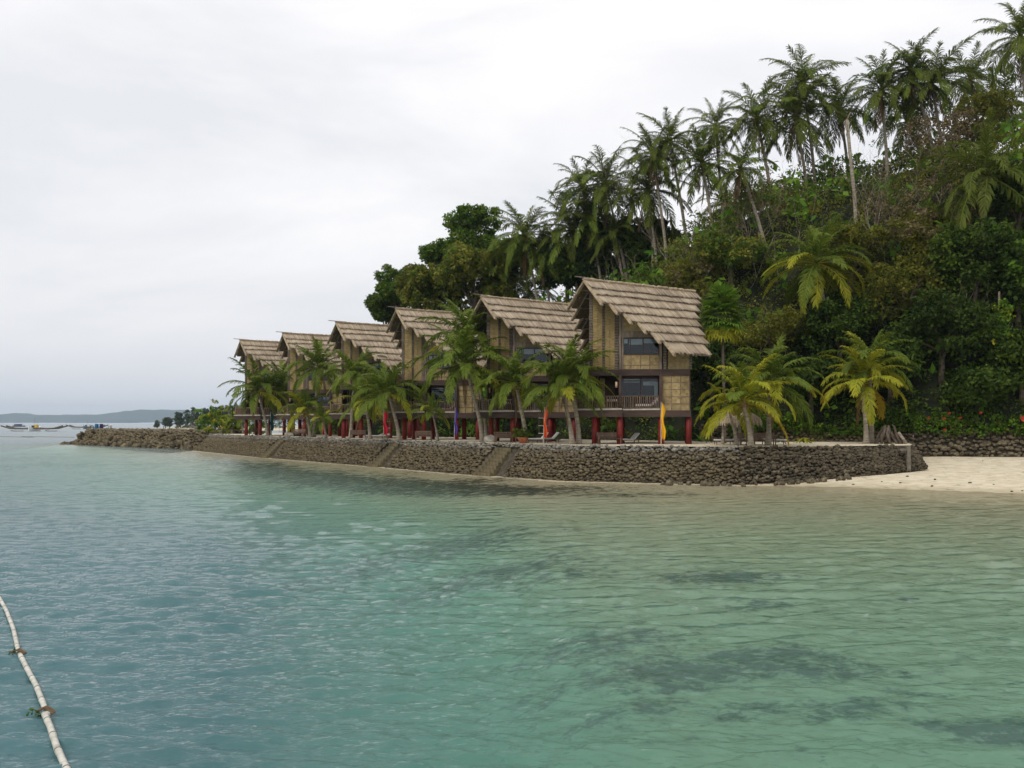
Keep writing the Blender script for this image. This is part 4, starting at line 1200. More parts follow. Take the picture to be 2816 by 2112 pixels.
# --- palms on the hill: crown px, trunk length, frond length
HPALM = [
 ((1443, 648), 13, 5.2, 'dark', 'leftmost tall palm on the hill skyline'),
 ((1572, 632), 13, 5.6, 'dark', 'second tall skyline palm from the left, with a broad crown'),
 ((1600, 512), 16, 4.4, 'dark', 'palm on the skyline half hidden behind the third one from the left'),
 ((1666, 510), 15, 5.2, 'dark', 'skyline palm with a long slanting bare trunk above the nearest roof'),
 ((1782, 520), 14, 5.6, 'dark', 'broad crowned palm above the ridge of the nearest roof'),
 ((1795, 425), 15, 4.4, 'dark', 'palm behind the broad crowned one above the nearest roof'),
 ((1842, 385), 16, 4.4, 'dark', 'palm with a small top standing right of the bare skyline branches'),
 ((1930, 445), 15, 5.0, 'dark', 'palm with drooping brown skirt right of the bare skyline branches'),
 ((1968, 345), 16, 3.9, 'dark', 'slim topped palm high on the skyline, fifth top from the right cluster'),
 ((2036, 462), 19, 4.4, 'dark', 'palm on a long straight slanting trunk right of the nearest roof'),
 ((2082, 325), 15, 4.9, 'dark', 'palm left of the largest skyline palm'),
 ((2187, 315), 14, 6.0, 'dark', 'largest skyline palm, with heavy hanging fronds'),
 ((2209, 225), 17, 5.0, 'dark', 'palm top peeping above the largest skyline palm'),
 ((2312, 300), 15, 4.8, 'dark', 'upright narrow palm right of the largest skyline palm'),
 ((2424, 245), 15, 5.1, 'dark', 'palm standing free on the skyline over the dry trees'),
 ((2505, 190), 17, 4.6, 'dark', 'palm behind the left edge of the broad skyline pair on the right'),
 ((2562, 225), 14, 5.6, 'dark', 'broad skyline palm above the brown dry tree'),
 ((2668, 215), 15, 4.6, 'dark', 'small-looking palm left of the topmost one'),
 ((2806, 105), 15, 5.8, 'dark', 'topmost palm, cut by the top right corner of the picture'),
 ((2714, 480), 13, 6.9, 'dark', 'big near palm on the right with coconuts and a hanging brown skirt'),
 ((2244, 722), 8.5, 5.6, 'sun', 'wide yellow-green palm on the slope right of the nearest house'),
 ((2242, 560), 12, 3.9, 'dark', 'palm half hidden above the wide yellow-green slope palm'),
 ((1378, 765), 8, 4.6, 'dark', 'low palm among the trees above the second roof'),
 ((1456, 800), 7, 4.2, 'green', 'low palm with raised fronds right above the second roof ridge'),
 ((1244, 830), 6, 4.2, 'green', 'low palm showing above the third roof'),
 ((1690, 640), 9, 3.8, 'dark', 'shaded palm between the trunks above the nearest roof'),
 ((2130, 610), 9, 4.0, 'dark', 'shaded palm between the long trunk and the wide slope palm'),
 ((1620, 590), 11, 4.6, 'dark', 'palm crown filling the gap right of the second skyline palm'),
 ((2000, 560), 9, 4.2, 'dark', 'lower palm crown left of the long straight trunk'),
 ((2500, 330), 11, 4.6, 'dark', 'palm crown between the free-standing and the broad skyline palm'),
 ((2760, 280), 11, 5.0, 'dark', 'palm crown right under the topmost palm'),
 ((1500, 700), 10, 4.4, 'dark', 'shaded palm below the second skyline palm from the left'),
]
for i, (cpx, Lt, Rf, st, lab) in enumerate(HPALM):
    best = None
    for Y in np.arange(86, 175, 1.0):
        c = at(cpx[0], cpx[1], Y)
        if not inside([(c.x, c.y)], TOEPOLY)[0]: continue
        e = abs(c.z - gz(c.x, c.y) - Lt * .64)
        if best is None or e < best[0] - .01: best = (e, Y)
    Y = best[1] if best else 110
    Y = {19: 92, 20: 94.5, 9: 104}.get(i, Y)
    c = at(cpx[0], cpx[1], Y)
    rr = random.Random(i)
    lean = rr.uniform(.6, 2.6)
    bx, by = c.x + lean, c.y + rr.uniform(-.8, .8)
    if i == 9: bx, by = c.x + 2.8, c.y - .5
    if i == 20: bx, by = c.x + 1.6, c.y - .4
    if i == 19: bx, by = c.x - 1.2, c.y - 1.0
    if i == 3: bx, by = c.x + 2.9, c.y
    b = Vector((bx, by, gz(bx, by) - .3))
    sc_ = Y / 112 if i not in (19, 20) else Y / 95
    palm(b, c, 1.04 * Rf * min(1.25, max(.9, sc_)), 33 if Rf > 4.5 else 28, lab, st, group='palms on the hill', r0=.2, dead=3 if st == 'dark' else 2, nuts=True, seed=50 + i, bend=.3)

# headless palm trunk among the dry trees
c = at(2329, 330, 104); b = Vector((c.x + 1.0, c.y, gz(c.x + 1, c.y) - .2))
root = empty('dead_palm', b, 'headless dead palm trunk standing among the dry trees', 'palm')
trunk_mb(Vector((0, 0, 0)), c - b, .2, .16).build('trunk', M['trunk'], root, smooth=True)
for k in range(4):
    MB().tube([c - b, c - b + Vector((U(-.4, .4), U(-.4, .4), U(-1.6, .9)))], [.09, .03], 5).build('frond_stub', M['twig'], root)

# ------------------------------------------------------------------ fan palm by the near house
def fan_leaf(seed, mat):
    r = np.random.default_rng(seed)
    V = []; Qd = []; Tr = []; T = []
    def av(p, t): V.append(p); T.append(t); return len(V) - 1
    # stalk along +X, then a fan of blades
    w = .012
    a = [av((0, -w, 0), .7), av((0, w, 0), .7), av((.5, w, .02), .7), av((.5, -w, .02), .7)]
    Qd.append(a)
    nb = 15
    for k in range(nb):
        q = math.radians(-115 + 230 * k / (nb - 1))
        d = np.array([math.cos(q), math.sin(q), 0.08]); sd = np.array([-math.sin(q), math.cos(q), 0])
        ln = .5 * r.uniform(.85, 1.1)
        t = np.clip(r.normal(.45, .2), 0, 1)
        p = np.array([.5, 0, .02]); m_ = p + d * ln * .6; e = p + d * ln + np.array([0, 0, -.14 * r.uniform(.5, 1.4)])
        w2 = .04
        i = [av(p - sd * .008, t), av(p + sd * .008, t), av(m_ + sd * w2, t), av(m_ - sd * w2, t), av(e, min(1, t + .2))]
        Qd.append(i[:4]); Tr.append([i[3], i[2], i[4]])
    return np_mesh('fan_leaf', np.array(V), quads=np.array(Qd), tris=np.array(Tr), mat=M[mat], attrs={'tint': T})
FL_ = {m: [fan_leaf(s, m) for s in range(3)] for m in ('leaf_mid', 'leaf_bright', 'frond_yellow')}
c = at(1988, 862, 82.5); b = Vector((c.x + .1, c.y, gz(c.x, c.y)))
root = empty('fan_palm', b, 'round fan-leaved palm right beside the roof of the nearest house', 'palm')
trunk_mb(Vector((0, 0, 0)), c - b - Vector((0, 0, .4)), .14, .11, bend=0).build('trunk', M['bark'], root, smooth=True)
az = 0
for k in range(86):
    t = k / 86; az += 2.4
    el = 78 - 128 * t
    mt = 'leaf_mid' if t < .7 else ('leaf_bright' if t < .82 else 'frond_yellow')
    if t < .7 and random.random() < .3: mt = 'leaf_bright'
    s = U(1.9, 2.4)
    hz = c - b + Vector((0, 0, .5 - 1.5 * t))
    link('fan_leaf', FL_[mt][k % 3], root, hz, (U(-.3, .3), -R(el), az), (s, s, s))

# ------------------------------------------------------------------ broad-leaved growth
def leaf_mesh(name, C, rad, nleaf, size, mat, seed, flat=.75, droop=.25, tb=None):
    """C: clump centres (n,3); rad per clump; scattered folded leaves"""
    r = np.random.default_rng(seed)
    C = np.asarray(C, float); n = len(C)
    rad = np.broadcast_to(np.asarray(rad, float), (n,))
    idx = np.repeat(np.arange(n), nleaf)
    m = len(idx)
    d = r.normal(size=(m, 3)); d /= np.linalg.norm(d, axis=1)[:, None]
    off = d * (r.uniform(.2, 1, (m, 1)) ** .5) * rad[idx][:, None]
    off[:, 2] *= flat
    P = C[idx] + off
    ax = d + r.normal(0, .6, (m, 3)); ax[:, 2] -= droop
    ax /= np.linalg.norm(ax, axis=1)[:, None]
    nr = r.normal(0, .55, (m, 3)) + np.array([0, -.15, .9])
    sd = np.cross(ax, nr); sd /= np.maximum(1e-6, np.linalg.norm(sd, axis=1))[:, None]
    nn = np.cross(sd, ax)
    s = size * r.uniform(.65, 1.35, (m, 1))
    a = P - ax * s * .5; b = P + sd * s * .30 + nn * s * .06; c = P + ax * s * .5; e = P - sd * s * .30 + nn * s * .06
    V = np.stack([a, b, c, e], 1).reshape(-1, 3)
    q = np.arange(m) * 4
    Q = np.stack([q, q + 1, q + 2, q + 3], 1)
    base = (r.normal(.45, .22, n) if tb is None else tb)
    t = np.clip(base[idx] + r.normal(0, .14, m), 0, 1)
    return np_mesh(name, V, quads=Q, mat=M[mat] if isinstance(mat, str) else mat, attrs={'tint': np.repeat(t, 4)})

def lobe_clumps(lobes, per, r, shell=.55):
    out = []
    for (c, rx, ry, rz) in lobes:
        d = r.normal(size=(per, 3)); d /= np.linalg.norm(d, axis=1)[:, None]
        k = r.uniform(shell, 1.0, (per, 1)) ** .6
        out.append(np.array(c) + d * k * np.array([rx, ry, rz]))
    return np.vstack(out)

def branch(mb, p, d, ln, r0, depth, rr, spread=.6, up=.12, wig=.25, split=(2, 3), nseg=4):
    pts = [p]; rd = [r0]
    q = Vector(p); dd = Vector(d).normalized()
    for i in range(nseg):
        dd = (dd + Vector((rr.uniform(-wig, wig), rr.uniform(-wig, wig), rr.uniform(-wig, wig) + up))).normalized()
        q = q + dd * (ln / nseg); pts.append(q.copy()); rd.append(r0 * (1 - .55 * (i + 1) / nseg))
    mb.tube(pts, rd, 5 if r0 > .05 else 3, cap=False)
    tips = [q]
    if depth > 0:
        tips = []
        for k in range(rr.randint(*split)):
            nd = (dd + Vector((rr.uniform(-1, 1), rr.uniform(-1, 1), rr.uniform(-.5, .8))) * spread).normalized()
            st = pts[-1] if k == 0 else pts[rr.randint(2, len(pts) - 1)]
            tips += branch(mb, st, nd, ln * rr.uniform(.55, .8), rd[-1] * .9, depth - 1, rr, spread, up, wig, split, nseg)
    return tips

def tree(cpx, Y, rx, rz, mat, label, nl=7, per=42, leaf=.36, nleaf=22, crad=.62, seed=0, name='broadleaf_tree', base_dx=0., shell=.55, group='trees on the hill', bark='bark', mat2=None, solve=False):
    r = np.random.default_rng(seed); rr = random.Random(seed)
    if solve:
        best = None
        for Yq in np.arange(84, 150, .5):
            c = at(cpx[0], cpx[1], Yq)
            if not inside([(c.x, c.y)], TOEPOLY)[0]: continue
            e = abs(c.z - gz(c.x, c.y) - (rz * .75 + 1.2))
            if best is None or e < best[0] - .02: best = (e, Yq)
        if best: rx, rz, Y = rx * best[1] / Y, rz * best[1] / Y, best[1]
    c = at(cpx[0], cpx[1], Y)
    bx, by = c.x + base_dx, c.y
    b = Vector((bx, by, gz(bx, by) - .2))
    root = empty(name, b, label, 'tree', group)
    cl = c - b
    lobes = [((cl.x + r.normal(0, .10) * rx, cl.y, cl.z), rx * .62, rx * .62, rz * .62)]
    for k in range(nl):
        q = 2 * math.pi * (k + r.uniform(0, .7)) / nl
        e = r.uniform(-.75, .9)
        lobes.append(((cl.x + math.cos(q) * rx * .62 * math.cos(e), cl.y + math.sin(q) * rx * .62 * math.cos(e), cl.z + math.sin(e) * rz * .68), rx * r.uniform(.28, .5), rx * r.uniform(.28, .5), rz * r.uniform(.24, .42)))
    C = lobe_clumps(lobes, per, r, shell)
    mb = MB()
    hgt = max(1.5, cl.z - rz * .4)
    mb.tube([Vector((0, 0, 0)), Vector((cl.x * .3, cl.y * .3, hgt * .5)), Vector((cl.x * .8, cl.y * .8, hgt))], [.06 * rx + .1, .05 * rx + .06, .04 * rx + .04], 8)
    mb.build('trunk', M[bark], root, smooth=True)
    for k, lb in enumerate(lobes[1:]):
        p0 = Vector((cl.x * .8, cl.y * .8, hgt * rr.uniform(.75, 1)))
        p1 = Vector(lb[0])
        m_ = p0.lerp(p1, .5) + Vector((rr.uniform(-.3, .3), rr.uniform(-.3, .3), rr.uniform(-.1, .5)))
        MB().tube([p0, m_, p1], [.03 * rx + .03, .02 * rx + .03, .03], 5, cap=False).build('limb', M[bark], root)
    if mat2:
        k = int(len(C) * .7); o_ = r.permutation(len(C))
        link('crown', leaf_mesh('crown', C[o_[:k]], crad, nleaf, leaf, mat, seed), root)
        link('crown', leaf_mesh('crown', C[o_[k:]], crad, nleaf, leaf, mat2, seed + 1), root)
    else:
        link('crown', leaf_mesh('crown', C, crad, nleaf, leaf, mat, seed), root)
    return root

TREES = [
 ((1302, 655), 148, 5.0, 5.6, 'leaf_mid', 'tall round-topped green tree standing highest at the left of the hill', {'mat2': 'leaf_bright'}),
 ((1110, 785), 156, 4.6, 4.4, 'leaf_mid', 'leftmost broad green tree on the hill edge against the sky', {'mat2': 'leaf_bright'}),
 ((1195, 790), 146, 6.0, 6.0, 'leaf_olive', 'brownish green tree between the leftmost and the round-topped tree', {'mat2': 'leaf_mid'}),
 ((1310, 770), 140, 6.5, 6.0, 'leaf_olive', 'dark olive tree below the round-topped tree', {'mat2': 'leaf_mid'}),
 ((1235, 715), 152, 4.6, 4.4, 'leaf_mid', 'green tree filling the slope between leftmost and round-topped tree', {'mat2': 'leaf_bright'}),
 ((1062, 850), 160, 3.2, 3.0, 'leaf_mid', 'low green tree at the left foot of the hill', {}),
 ((1400, 720), 142, 4.6, 4.6, 'leaf_mid', 'dark tree behind the leftmost tall palm', {'mat2': 'leaf_dark'}),
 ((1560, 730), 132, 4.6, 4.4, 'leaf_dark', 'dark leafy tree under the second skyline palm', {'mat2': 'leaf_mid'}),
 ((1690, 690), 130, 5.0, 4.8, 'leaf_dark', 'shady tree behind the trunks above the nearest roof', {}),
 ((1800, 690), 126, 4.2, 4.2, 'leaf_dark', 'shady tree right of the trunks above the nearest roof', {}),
 ((1785, 768), 106, 2.2, 1.6, 'leaf_bright', 'fresh green bush right above the nearest roof ridge', {'nl': 6, 'per': 26}),
 ((1905, 775), 104, 3.4, 2.8, 'leaf_olive', 'grey-green scrubby tree behind the roof and the fan palm', {'per': 26, 'mat2': 'leaf_dryish'}),
 ((2010, 690), 108, 4.0, 3.4, 'leaf_mid', 'leafy tree behind the long straight slanting trunk', {'per': 30, 'mat2': 'leaf_olive'}),
 ((2125, 900), 93, 3.6, 3.6, 'leaf_olive', 'olive green tree between the fan palm and the wide slope palm', {'leaf': .26}),
 ((2340, 700), 104, 4.2, 4.0, 'leaf_olive', 'yellowish tree right above the wide slope palm', {'per': 30}),
 ((2490, 780), 100, 5.0, 5.2, 'leaf_olive', 'large yellowish thin-leaved tree in the middle of the jungle wall', {'per': 34, 'leaf': .3}),
 ((2570, 620), 104, 4.6, 4.4, 'leaf_olive', 'olive tree below the brown dry tree', {'per': 32, 'mat2': 'leaf_dryish'}),
 ((2470, 520), 106, 4.2, 3.6, 'leaf_dryish', 'brown dry tree below the free-standing skyline palm', {'per': 18, 'leaf': .28}),
 ((2590, 380), 108, 4.4, 4.4, 'leaf_dryish', 'tall brown dry tree on the right part of the skyline', {'per': 22, 'leaf': .28}),
 ((2700, 330), 108, 3.8, 3.4, 'leaf_olive', 'olive tree top under the small-looking skyline palm', {'per': 24}),
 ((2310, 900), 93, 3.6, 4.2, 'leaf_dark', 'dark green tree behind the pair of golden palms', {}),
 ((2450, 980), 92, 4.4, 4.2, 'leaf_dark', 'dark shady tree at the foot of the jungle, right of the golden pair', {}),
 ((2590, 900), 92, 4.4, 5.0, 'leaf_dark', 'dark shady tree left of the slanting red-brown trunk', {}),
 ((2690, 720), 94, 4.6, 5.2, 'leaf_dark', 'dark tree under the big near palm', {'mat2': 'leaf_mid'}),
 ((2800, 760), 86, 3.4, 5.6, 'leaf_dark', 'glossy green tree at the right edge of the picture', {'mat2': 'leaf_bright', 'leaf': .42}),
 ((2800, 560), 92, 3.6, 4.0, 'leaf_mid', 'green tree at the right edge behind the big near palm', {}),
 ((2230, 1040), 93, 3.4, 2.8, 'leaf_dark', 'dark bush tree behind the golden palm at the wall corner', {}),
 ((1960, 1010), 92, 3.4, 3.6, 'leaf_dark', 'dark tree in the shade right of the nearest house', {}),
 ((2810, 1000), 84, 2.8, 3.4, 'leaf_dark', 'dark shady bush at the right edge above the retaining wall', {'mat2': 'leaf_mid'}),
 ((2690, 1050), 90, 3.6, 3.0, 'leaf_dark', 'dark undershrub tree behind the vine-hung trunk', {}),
]
for i, (cpx, Y, rx, rz, mt, lab, kw) in enumerate(TREES):
    if i < 10: kw = dict(kw, per=60, nleaf=28, leaf=.44, nl=11)
    tree(cpx, Y, rx, rz, mt, lab, seed=200 + i, solve=i > 9, **kw)

# vine-hung trunk with pale leaves
c = at(2738, 850, 84.5); b = Vector((c.x, c.y, gz(c.x, c.y)))
root = empty('vine_tree', b, 'slim trunk hung with pale yellow-green vines near the right edge', 'tree')
MB().tube([Vector((0, 0, 0)), Vector((.3, 0, 5)), c - b + Vector((.3, 0, 1.5))], [.16, .13, .08], 7).build('trunk', M['bark'], root, smooth=True)
r = np.random.default_rng(5)
n = 120
zz = r.uniform(.6, (c - b).z + .5, n)
C = np.column_stack([.25 + r.normal(0, .5, n) * (1.1 - .05 * zz), -.3 + r.normal(0, .35, n), zz])
link('vine_leaves', leaf_mesh('vine_leaves', C[:80], .42, 16, .30, 'leaf_bright', 6, droop=.8), root)
link('vine_leaves', leaf_mesh('vine_leaves', C[80:], .42, 10, .30, 'leaf_lime', 7, droop=.8), root)
# slanting red-brown trunk (a second, thinner stem from the same foot)
b = at(2654, 1040, 88); b.z = gz(b.x, b.y) - .2
root = empty('forked_tree', b, 'slanting red-brown trunk with a thin second stem before dark jungle', 'tree')
t1 = at(2690, 760, 88.5) - b; t2 = at(2648, 800, 88.5) - b
MB().tube([Vector((0, 0, 0)), t1 * .5 + Vector((.1, 0, 0)), t1], [.22, .18, .13], 8).build('trunk', M['bark'], root, smooth=True)
MB().tube([Vector((-.05, .1, 0)), t2 * .5, t2], [.1, .08, .05], 6).build('stem', M['twig'], root, smooth=True)
r = np.random.default_rng(8)
link('crown', leaf_mesh('crown', np.array(t1) + r.normal(0, 1.3, (60, 3)), .6, 20, .36, 'leaf_dark', 9), root)

# bare and half-bare trees
BARE = [((1745, 430), (1795, 660), 122, 'bare grey tree with fine branches against the sky left of the slim palms', 4.4),
        ((2060, 560), (2080, 720), 104, 'bare twiggy tree between the long slanting trunk and the skyline palms', 4.6),
        ((1890, 690), (1905, 800), 106, 'bare pale-twigged tree over the end of the nearest roof', 3.6),
        ((2360, 470), (2400, 660), 101, 'bare branching tree by the headless palm trunk', 5.0),
        ((2480, 560), (2500, 720), 99, 'half-bare tree with crossing twigs under the free-standing skyline palm', 5.0),
        ((2600, 480), (2610, 640), 101, 'half-bare tree under the broad skyline palm', 4.6)]
for i, (tp, bp_, Y, lab, sz) in enumerate(BARE):
    rr = random.Random(400 + i)
    b = at(bp_[0], bp_[1], Y); t = at(tp[0], tp[1], Y)
    g0 = gz(b.x, b.y)
    root = empty('bare_tree', Vector((b.x, b.y, g0 - .2)), lab, 'tree', 'bare trees on the hill')
    o = Vector((b.x, b.y, g0 - .2))
    MB().tube([Vector((0, 0, 0)), b - o], [.2, .13], 7).build('trunk', M['twig'], root, smooth=True)
    mb = MB(); tips = []
    for k in range(6):
        d = (t - b).normalized() + Vector((rr.uniform(-.8, .8), rr.uniform(-.6, .6), rr.uniform(-.2, .4)))
        tips += branch(mb, b - o, d, (t - b).length * .55, .085, 4, rr, .75, .08, .3)
    mb.build('branches', M['twig'], root)
    if i in (1, 2, 4, 5):
        tp_ = np.array([tuple(q) for q in tips])
        link('sparse_leaves', leaf_mesh('sparse_leaves', tp_[::2], .5, 7, .26, 'leaf_dryish' if i != 2 else 'leaf_olive', 60 + i), root)

# undergrowth over the whole slope
r = np.random.default_rng(11)
PX = np.column_stack([r.uniform(-40, 75, 26000), r.uniform(74, 178, 26000)])
PX = PX[inside(PX, TOEPOLY)]
d = seg_dist(PX, TOE)
a = PX[:, 0] / PX[:, 1]
keep = (a > -.25) & (a < .62) & (d < 34)
PX = PX[keep]; d = d[keep]
z = land_z(PX)
hh = np.clip(1.2 + 1.5 * wob(PX, 4, 61) + r.exponential(.9, len(PX)), .2, 5.0) * np.clip(d / 2, .35, 1)
C = np.column_stack([PX, z + hh * r.uniform(.4, 1, len(PX))])
kind = wob(PX, 6, 71) + r.normal(0, .35, len(PX)) + .35 * np.clip((d - 8) / 8, -.6, 1)
right = PX[:, 0] > 20
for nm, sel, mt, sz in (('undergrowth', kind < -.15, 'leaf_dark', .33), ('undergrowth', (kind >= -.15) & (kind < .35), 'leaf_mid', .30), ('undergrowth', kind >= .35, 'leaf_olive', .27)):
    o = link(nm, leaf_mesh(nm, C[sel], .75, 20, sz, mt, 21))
    tag(o, {'leaf_dark': 'dark green undergrowth covering the jungle slope', 'leaf_mid': 'mid green undergrowth covering the jungle slope', 'leaf_olive': 'olive undergrowth patches on the jungle slope'}[mt], 'undergrowth', kind='stuff')
# big-leaved plants and pale dead twigs through the slope
k_ = r.permutation(len(PX))[:1100]
o = link('undergrowth', leaf_mesh('undergrowth', np.column_stack([PX[k_], land_z(PX[k_]) + hh[k_] * .9 + .4]), .9, 7, .85, 'leaf_bright', 23, droop=.7)); tag(o, 'large-leaved green plants among the slope undergrowth', 'undergrowth', kind='stuff')
mb = MB(); rt = random.Random(17)
sel = [i for i in r.permutation(len(PX)) if PX[i, 0] > 12 and d[i] > 3][:230]
for i in sel:
    x_, y_ = PX[i]; branch(mb, Vector((x_, y_, float(land_z([PX[i]])[0]) + hh[i] * .3)), Vector((rt.uniform(-.8, .8), rt.uniform(-.9, .1), 1.1)), rt.uniform(1.8, 3.6), .035, 2, rt, .7, .02, .28)
o = mb.build('dead_twigs', M['twig']); tag(o, 'pale dead twigs sticking out of the slope undergrowth', 'twigs', kind='stuff')
# hedge spilling over the retaining walls
TT = np.array([(66, 75.4), (55.3, 79.2), (42.3, 83.0), (34.0, 84.0), (31.8, 89.1), (22.1, 91.1), (19.3, 89.1)])
seg = r.integers(0, 6, 2600); f = r.uniform(0, 1, (2600, 1))
p = TT[seg] * (1 - f) + TT[seg + 1] * f
w = wob(p, 3.2, 81)
out = r.uniform(-1.6, .7, 2600)
C = np.column_stack([p[:, 0] - .25 * out, p[:, 1] - out, 4.25 + .55 * w + r.normal(0, .28, 2600) - np.clip(out, 0, 1) * (.45 + .8 * np.clip(w + .2, 0, 1)) + np.clip(-out, 0, 2) * .35])
lush = r.uniform(0, 1, 2600) < .55
o = link('hedge', leaf_mesh('hedge', C[lush], .42, 15, .27, 'leaf_bright', 31, droop=.6)); tag(o, 'fresh green leaves of the hedge spilling over the retaining wall', 'hedge', kind='stuff')
o = link('hedge', leaf_mesh('hedge', C[~lush], .42, 15, .27, 'leaf_mid', 32, droop=.6)); tag(o, 'darker leaves of the hedge along the retaining wall top', 'hedge', kind='stuff')
fl = [(2548, 1150), (2605, 1138), (2636, 1150), (2692, 1136), (2592, 1182), (2590, 1152), (2812, 1152), (2400, 1130)]
for i, (x, y) in enumerate(fl):
    Y = 81.6 if x > 2510 else 87
    p = at(x, y, Y)
    rt = empty('flower_cluster', p, ['small red flower cluster in the hedge, leftmost over the beach', 'red flower cluster in the hedge top, second over the beach', 'red flower pair member in the middle of the hedge', 'red flower cluster in the hedge nearest the slanting trunk', 'lowest red flower cluster, hanging on the retaining wall', 'red flower cluster in the hedge just above the lowest one', 'large crimson flower cluster at the right picture edge', 'red flower cluster right of the golden palm pair'][i], 'flowers', 'red flowers in the hedge')
    for k in range(7):
        s = .085 if i != 6 else .2
        q = Vector((U(-s, s), U(-s, s) - .3, U(-s, s) * .8))
        mb = MB().add([q + Vector((0, 0, 0)), q + Vector((s * .8, -.05, s * .3)), q + Vector((s * .2, -.1, s)), q + Vector((-s * .7, -.04, s * .5)), q + Vector((-s * .3, -.1, -s * .6))], [(0, 1, 2), (0, 2, 3), (0, 3, 4), (0, 4, 1)])
        mb.build('petal', M['petal'], rt)

# ------------------------------------------------------------------ things on the terrace
def ground_at(px, Y, z=TZ): return Vector(((px - 1408) / FP * Y, Y, z))

def banner(px, ytop, ybot, ypole, Y, wid, mat, label, lean=0.0):
    b = ground_at(px, Y)
    root = empty('banner', b, label, 'banner', 'tall cloth banners on poles')
    zt = at(px, ytop, Y).z - TZ; zb = at(px, ybot, Y).z - TZ
    MB().tube([Vector((0, 0, -.3)), Vector((lean * .5, 0, zt * .5)), Vector((lean, 0, zt + .1))], [.04, .035, .025], 7).build('pole', M['pale_pole'], root)
    mb = MB(); n = 16; m_ = 7; vs = []
    for i in range(n + 1):
        t = i / n; z = zb + (zt - zb) * t
        w = wid * (1.15 - .9 * max(0, (t - .8) / .2)) * (.85 + .15 * math.sin(t * 9)) * (.8 + .2 * t if t < .25 else 1)
        for j in range(m_ + 1):
            s = j / m_
            vs.append((lean * t + .03 + (s - .1) * w + .05 * math.sin(t * 8), -.05 - .10 * math.sin(s * 8 + t * 5) * (1 - t * .5) , z + .05 * math.sin(s * 5)))
    fs = [(i * (m_ + 1) + j, i * (m_ + 1) + j + 1, (i + 1) * (m_ + 1) + j + 1, (i + 1) * (m_ + 1) + j) for i in range(n) for j in range(m_)]
    o = mb.add(vs, fs).build('cloth', M[mat], root, smooth=True)
    md = o.modifiers.new('thick', 'SOLIDIFY'); md.thickness = .012
banner(1818, 1110, 1209, 1226, 76.6, .30, 'yellow_cloth', 'tall yellow banner before the nearest house')
banner(1494, 1122, 1204, 1219, 80.5, .26, 'orange_cloth', 'narrow orange-red banner beside the rope ladder', .12)
banner(1249, 1124, 1196, 1211, 90.0, .24, 'purple_cloth', 'thin purple banner before the third house', .1)
banner(1055, 1129, 1196, 1207, 99.5, .42, 'red_cloth', 'bright red banner before the fourth house')
banner(886, 1160, 1192, 1199, 114.0, .34, 'pink_cloth', 'short pink banner behind the smallest young palm')
banner(744, 1135, 1184, 1198, 132.0, .45, 'teal_cloth', 'dark teal banner beside the leftmost palm of the row')

def bench(px, Y, rz, label, w=1.5, back=True):
    b = ground_at(px, Y)
    root = empty('garden_bench', b, label, 'bench', 'dark wooden benches on the terrace')
    root.rotation_euler = (0, 0, rz)
    for k in range(4): link('seat_slat', MB().box((0, 0, 0), (w, .11, .035)).mesh('seat_slat', M['furniture']), root, (0, -.19 + .13 * k, .43))
    if back:
        for k in range(3): link('back_slat', MB().box((0, 0, 0), (w, .03, .12)).mesh('back_slat', M['furniture']), root, (0, .27 + .03 * k, .56 + .15 * k), (-.2, 0, 0))
    for sx in (-1, 1):
        MB().box((sx * (w / 2 - .06), -.22, .31), (.07, .07, .62)).build('leg', M['furniture'], root)
        MB().box((sx * (w / 2 - .06), .28, .46), (.07, .07, .92)).build('leg', M['furniture'], root)
        if back: MB().box((sx * (w / 2 - .06), .02, .64), (.08, .6, .04)).build('armrest', M['furniture'], root)
    return root
bench(1675, 78.9, .15, 'dark bench under the nearest house between its first two pillars', 1.9)
bench(1385, 84.5, .25, 'bench left of the terracotta plant pot', 1.5)
bench(1165, 94.5, .2, 'bench behind the small young palm under the third house', 1.6)
bench(984, 107.5, .1, 'bench left of the red banner under the fourth house', 1.7)
bench(702, 140.0, .2, 'bench at the left end under the farthest house', 1.7)
bench(820, 126.0, -.2, 'bench under the fifth house by the low palm', 1.8)
bench(2098, 74.6, 0.05, 'dark bench behind the golden palm at the wall corner', 1.9)
bench(2052, 75.4, .3, 'bench half hidden by the golden palm trunk', 1.3)

def lounger(px, Y, rz, label, cover='white_cloth', back=.9, towel=None, grp='sun loungers on the terrace', z=TZ):
    b = ground_at(px, Y, z)
    root = empty('sun_lounger', b, label, 'sun lounger', grp)
    root.rotation_euler = (0, 0, rz)
    f = MB()
    for sy in (-1, 1): f.box((0, sy * .3, .28), (1.95, .06, .07))
    for k in range(4): f.box((-.85 + k * .5, 0, .26), (.06, .6, .05))
    f.build('frame', M['furniture'], root)
    for sx in (-.85, .8):
        for sy in (-.3, .3): MB().box((sx, sy, .125), (.06, .05, .25)).build('leg', M['furniture'], root)
    MB().box((-.3, 0, .365), (1.3, .6, .09)).build('mattress', M[cover], root)
    MB().box((.62, 0, .36 + .30 * back), (.75, .6, .08), tilt=('Y', -back)).build('backrest', M[cover], root)
    if towel: MB().box((-.1, 0, .43), (.7, .62, .03)).build('towel', M[towel], root)
    return root
lounger(1728, 81.0, .5, 'pale lounger with raised back behind the second pillar of the nearest house', 'white_cloth', .75)
lounger(1478, 83.6, .3, 'grey lounger by the rope ladder under the second house', 'white_cloth', .8)
lounger(1508, 85.0, .3, 'rear lounger by the pillar right of the rope ladder', 'white_cloth', .8)
lounger(1032, 106.0, .3, 'lounger left of the red banner under the fourth house', 'white_cloth', .35)
lounger(1045, 104.4, .3, 'lounger just behind the red banner', 'white_cloth', .3)
lounger(1998, 77.5, 0.05, 'white-covered lounger with green towel under the thatched parasol', 'white_cloth', .25, 'towel_green')
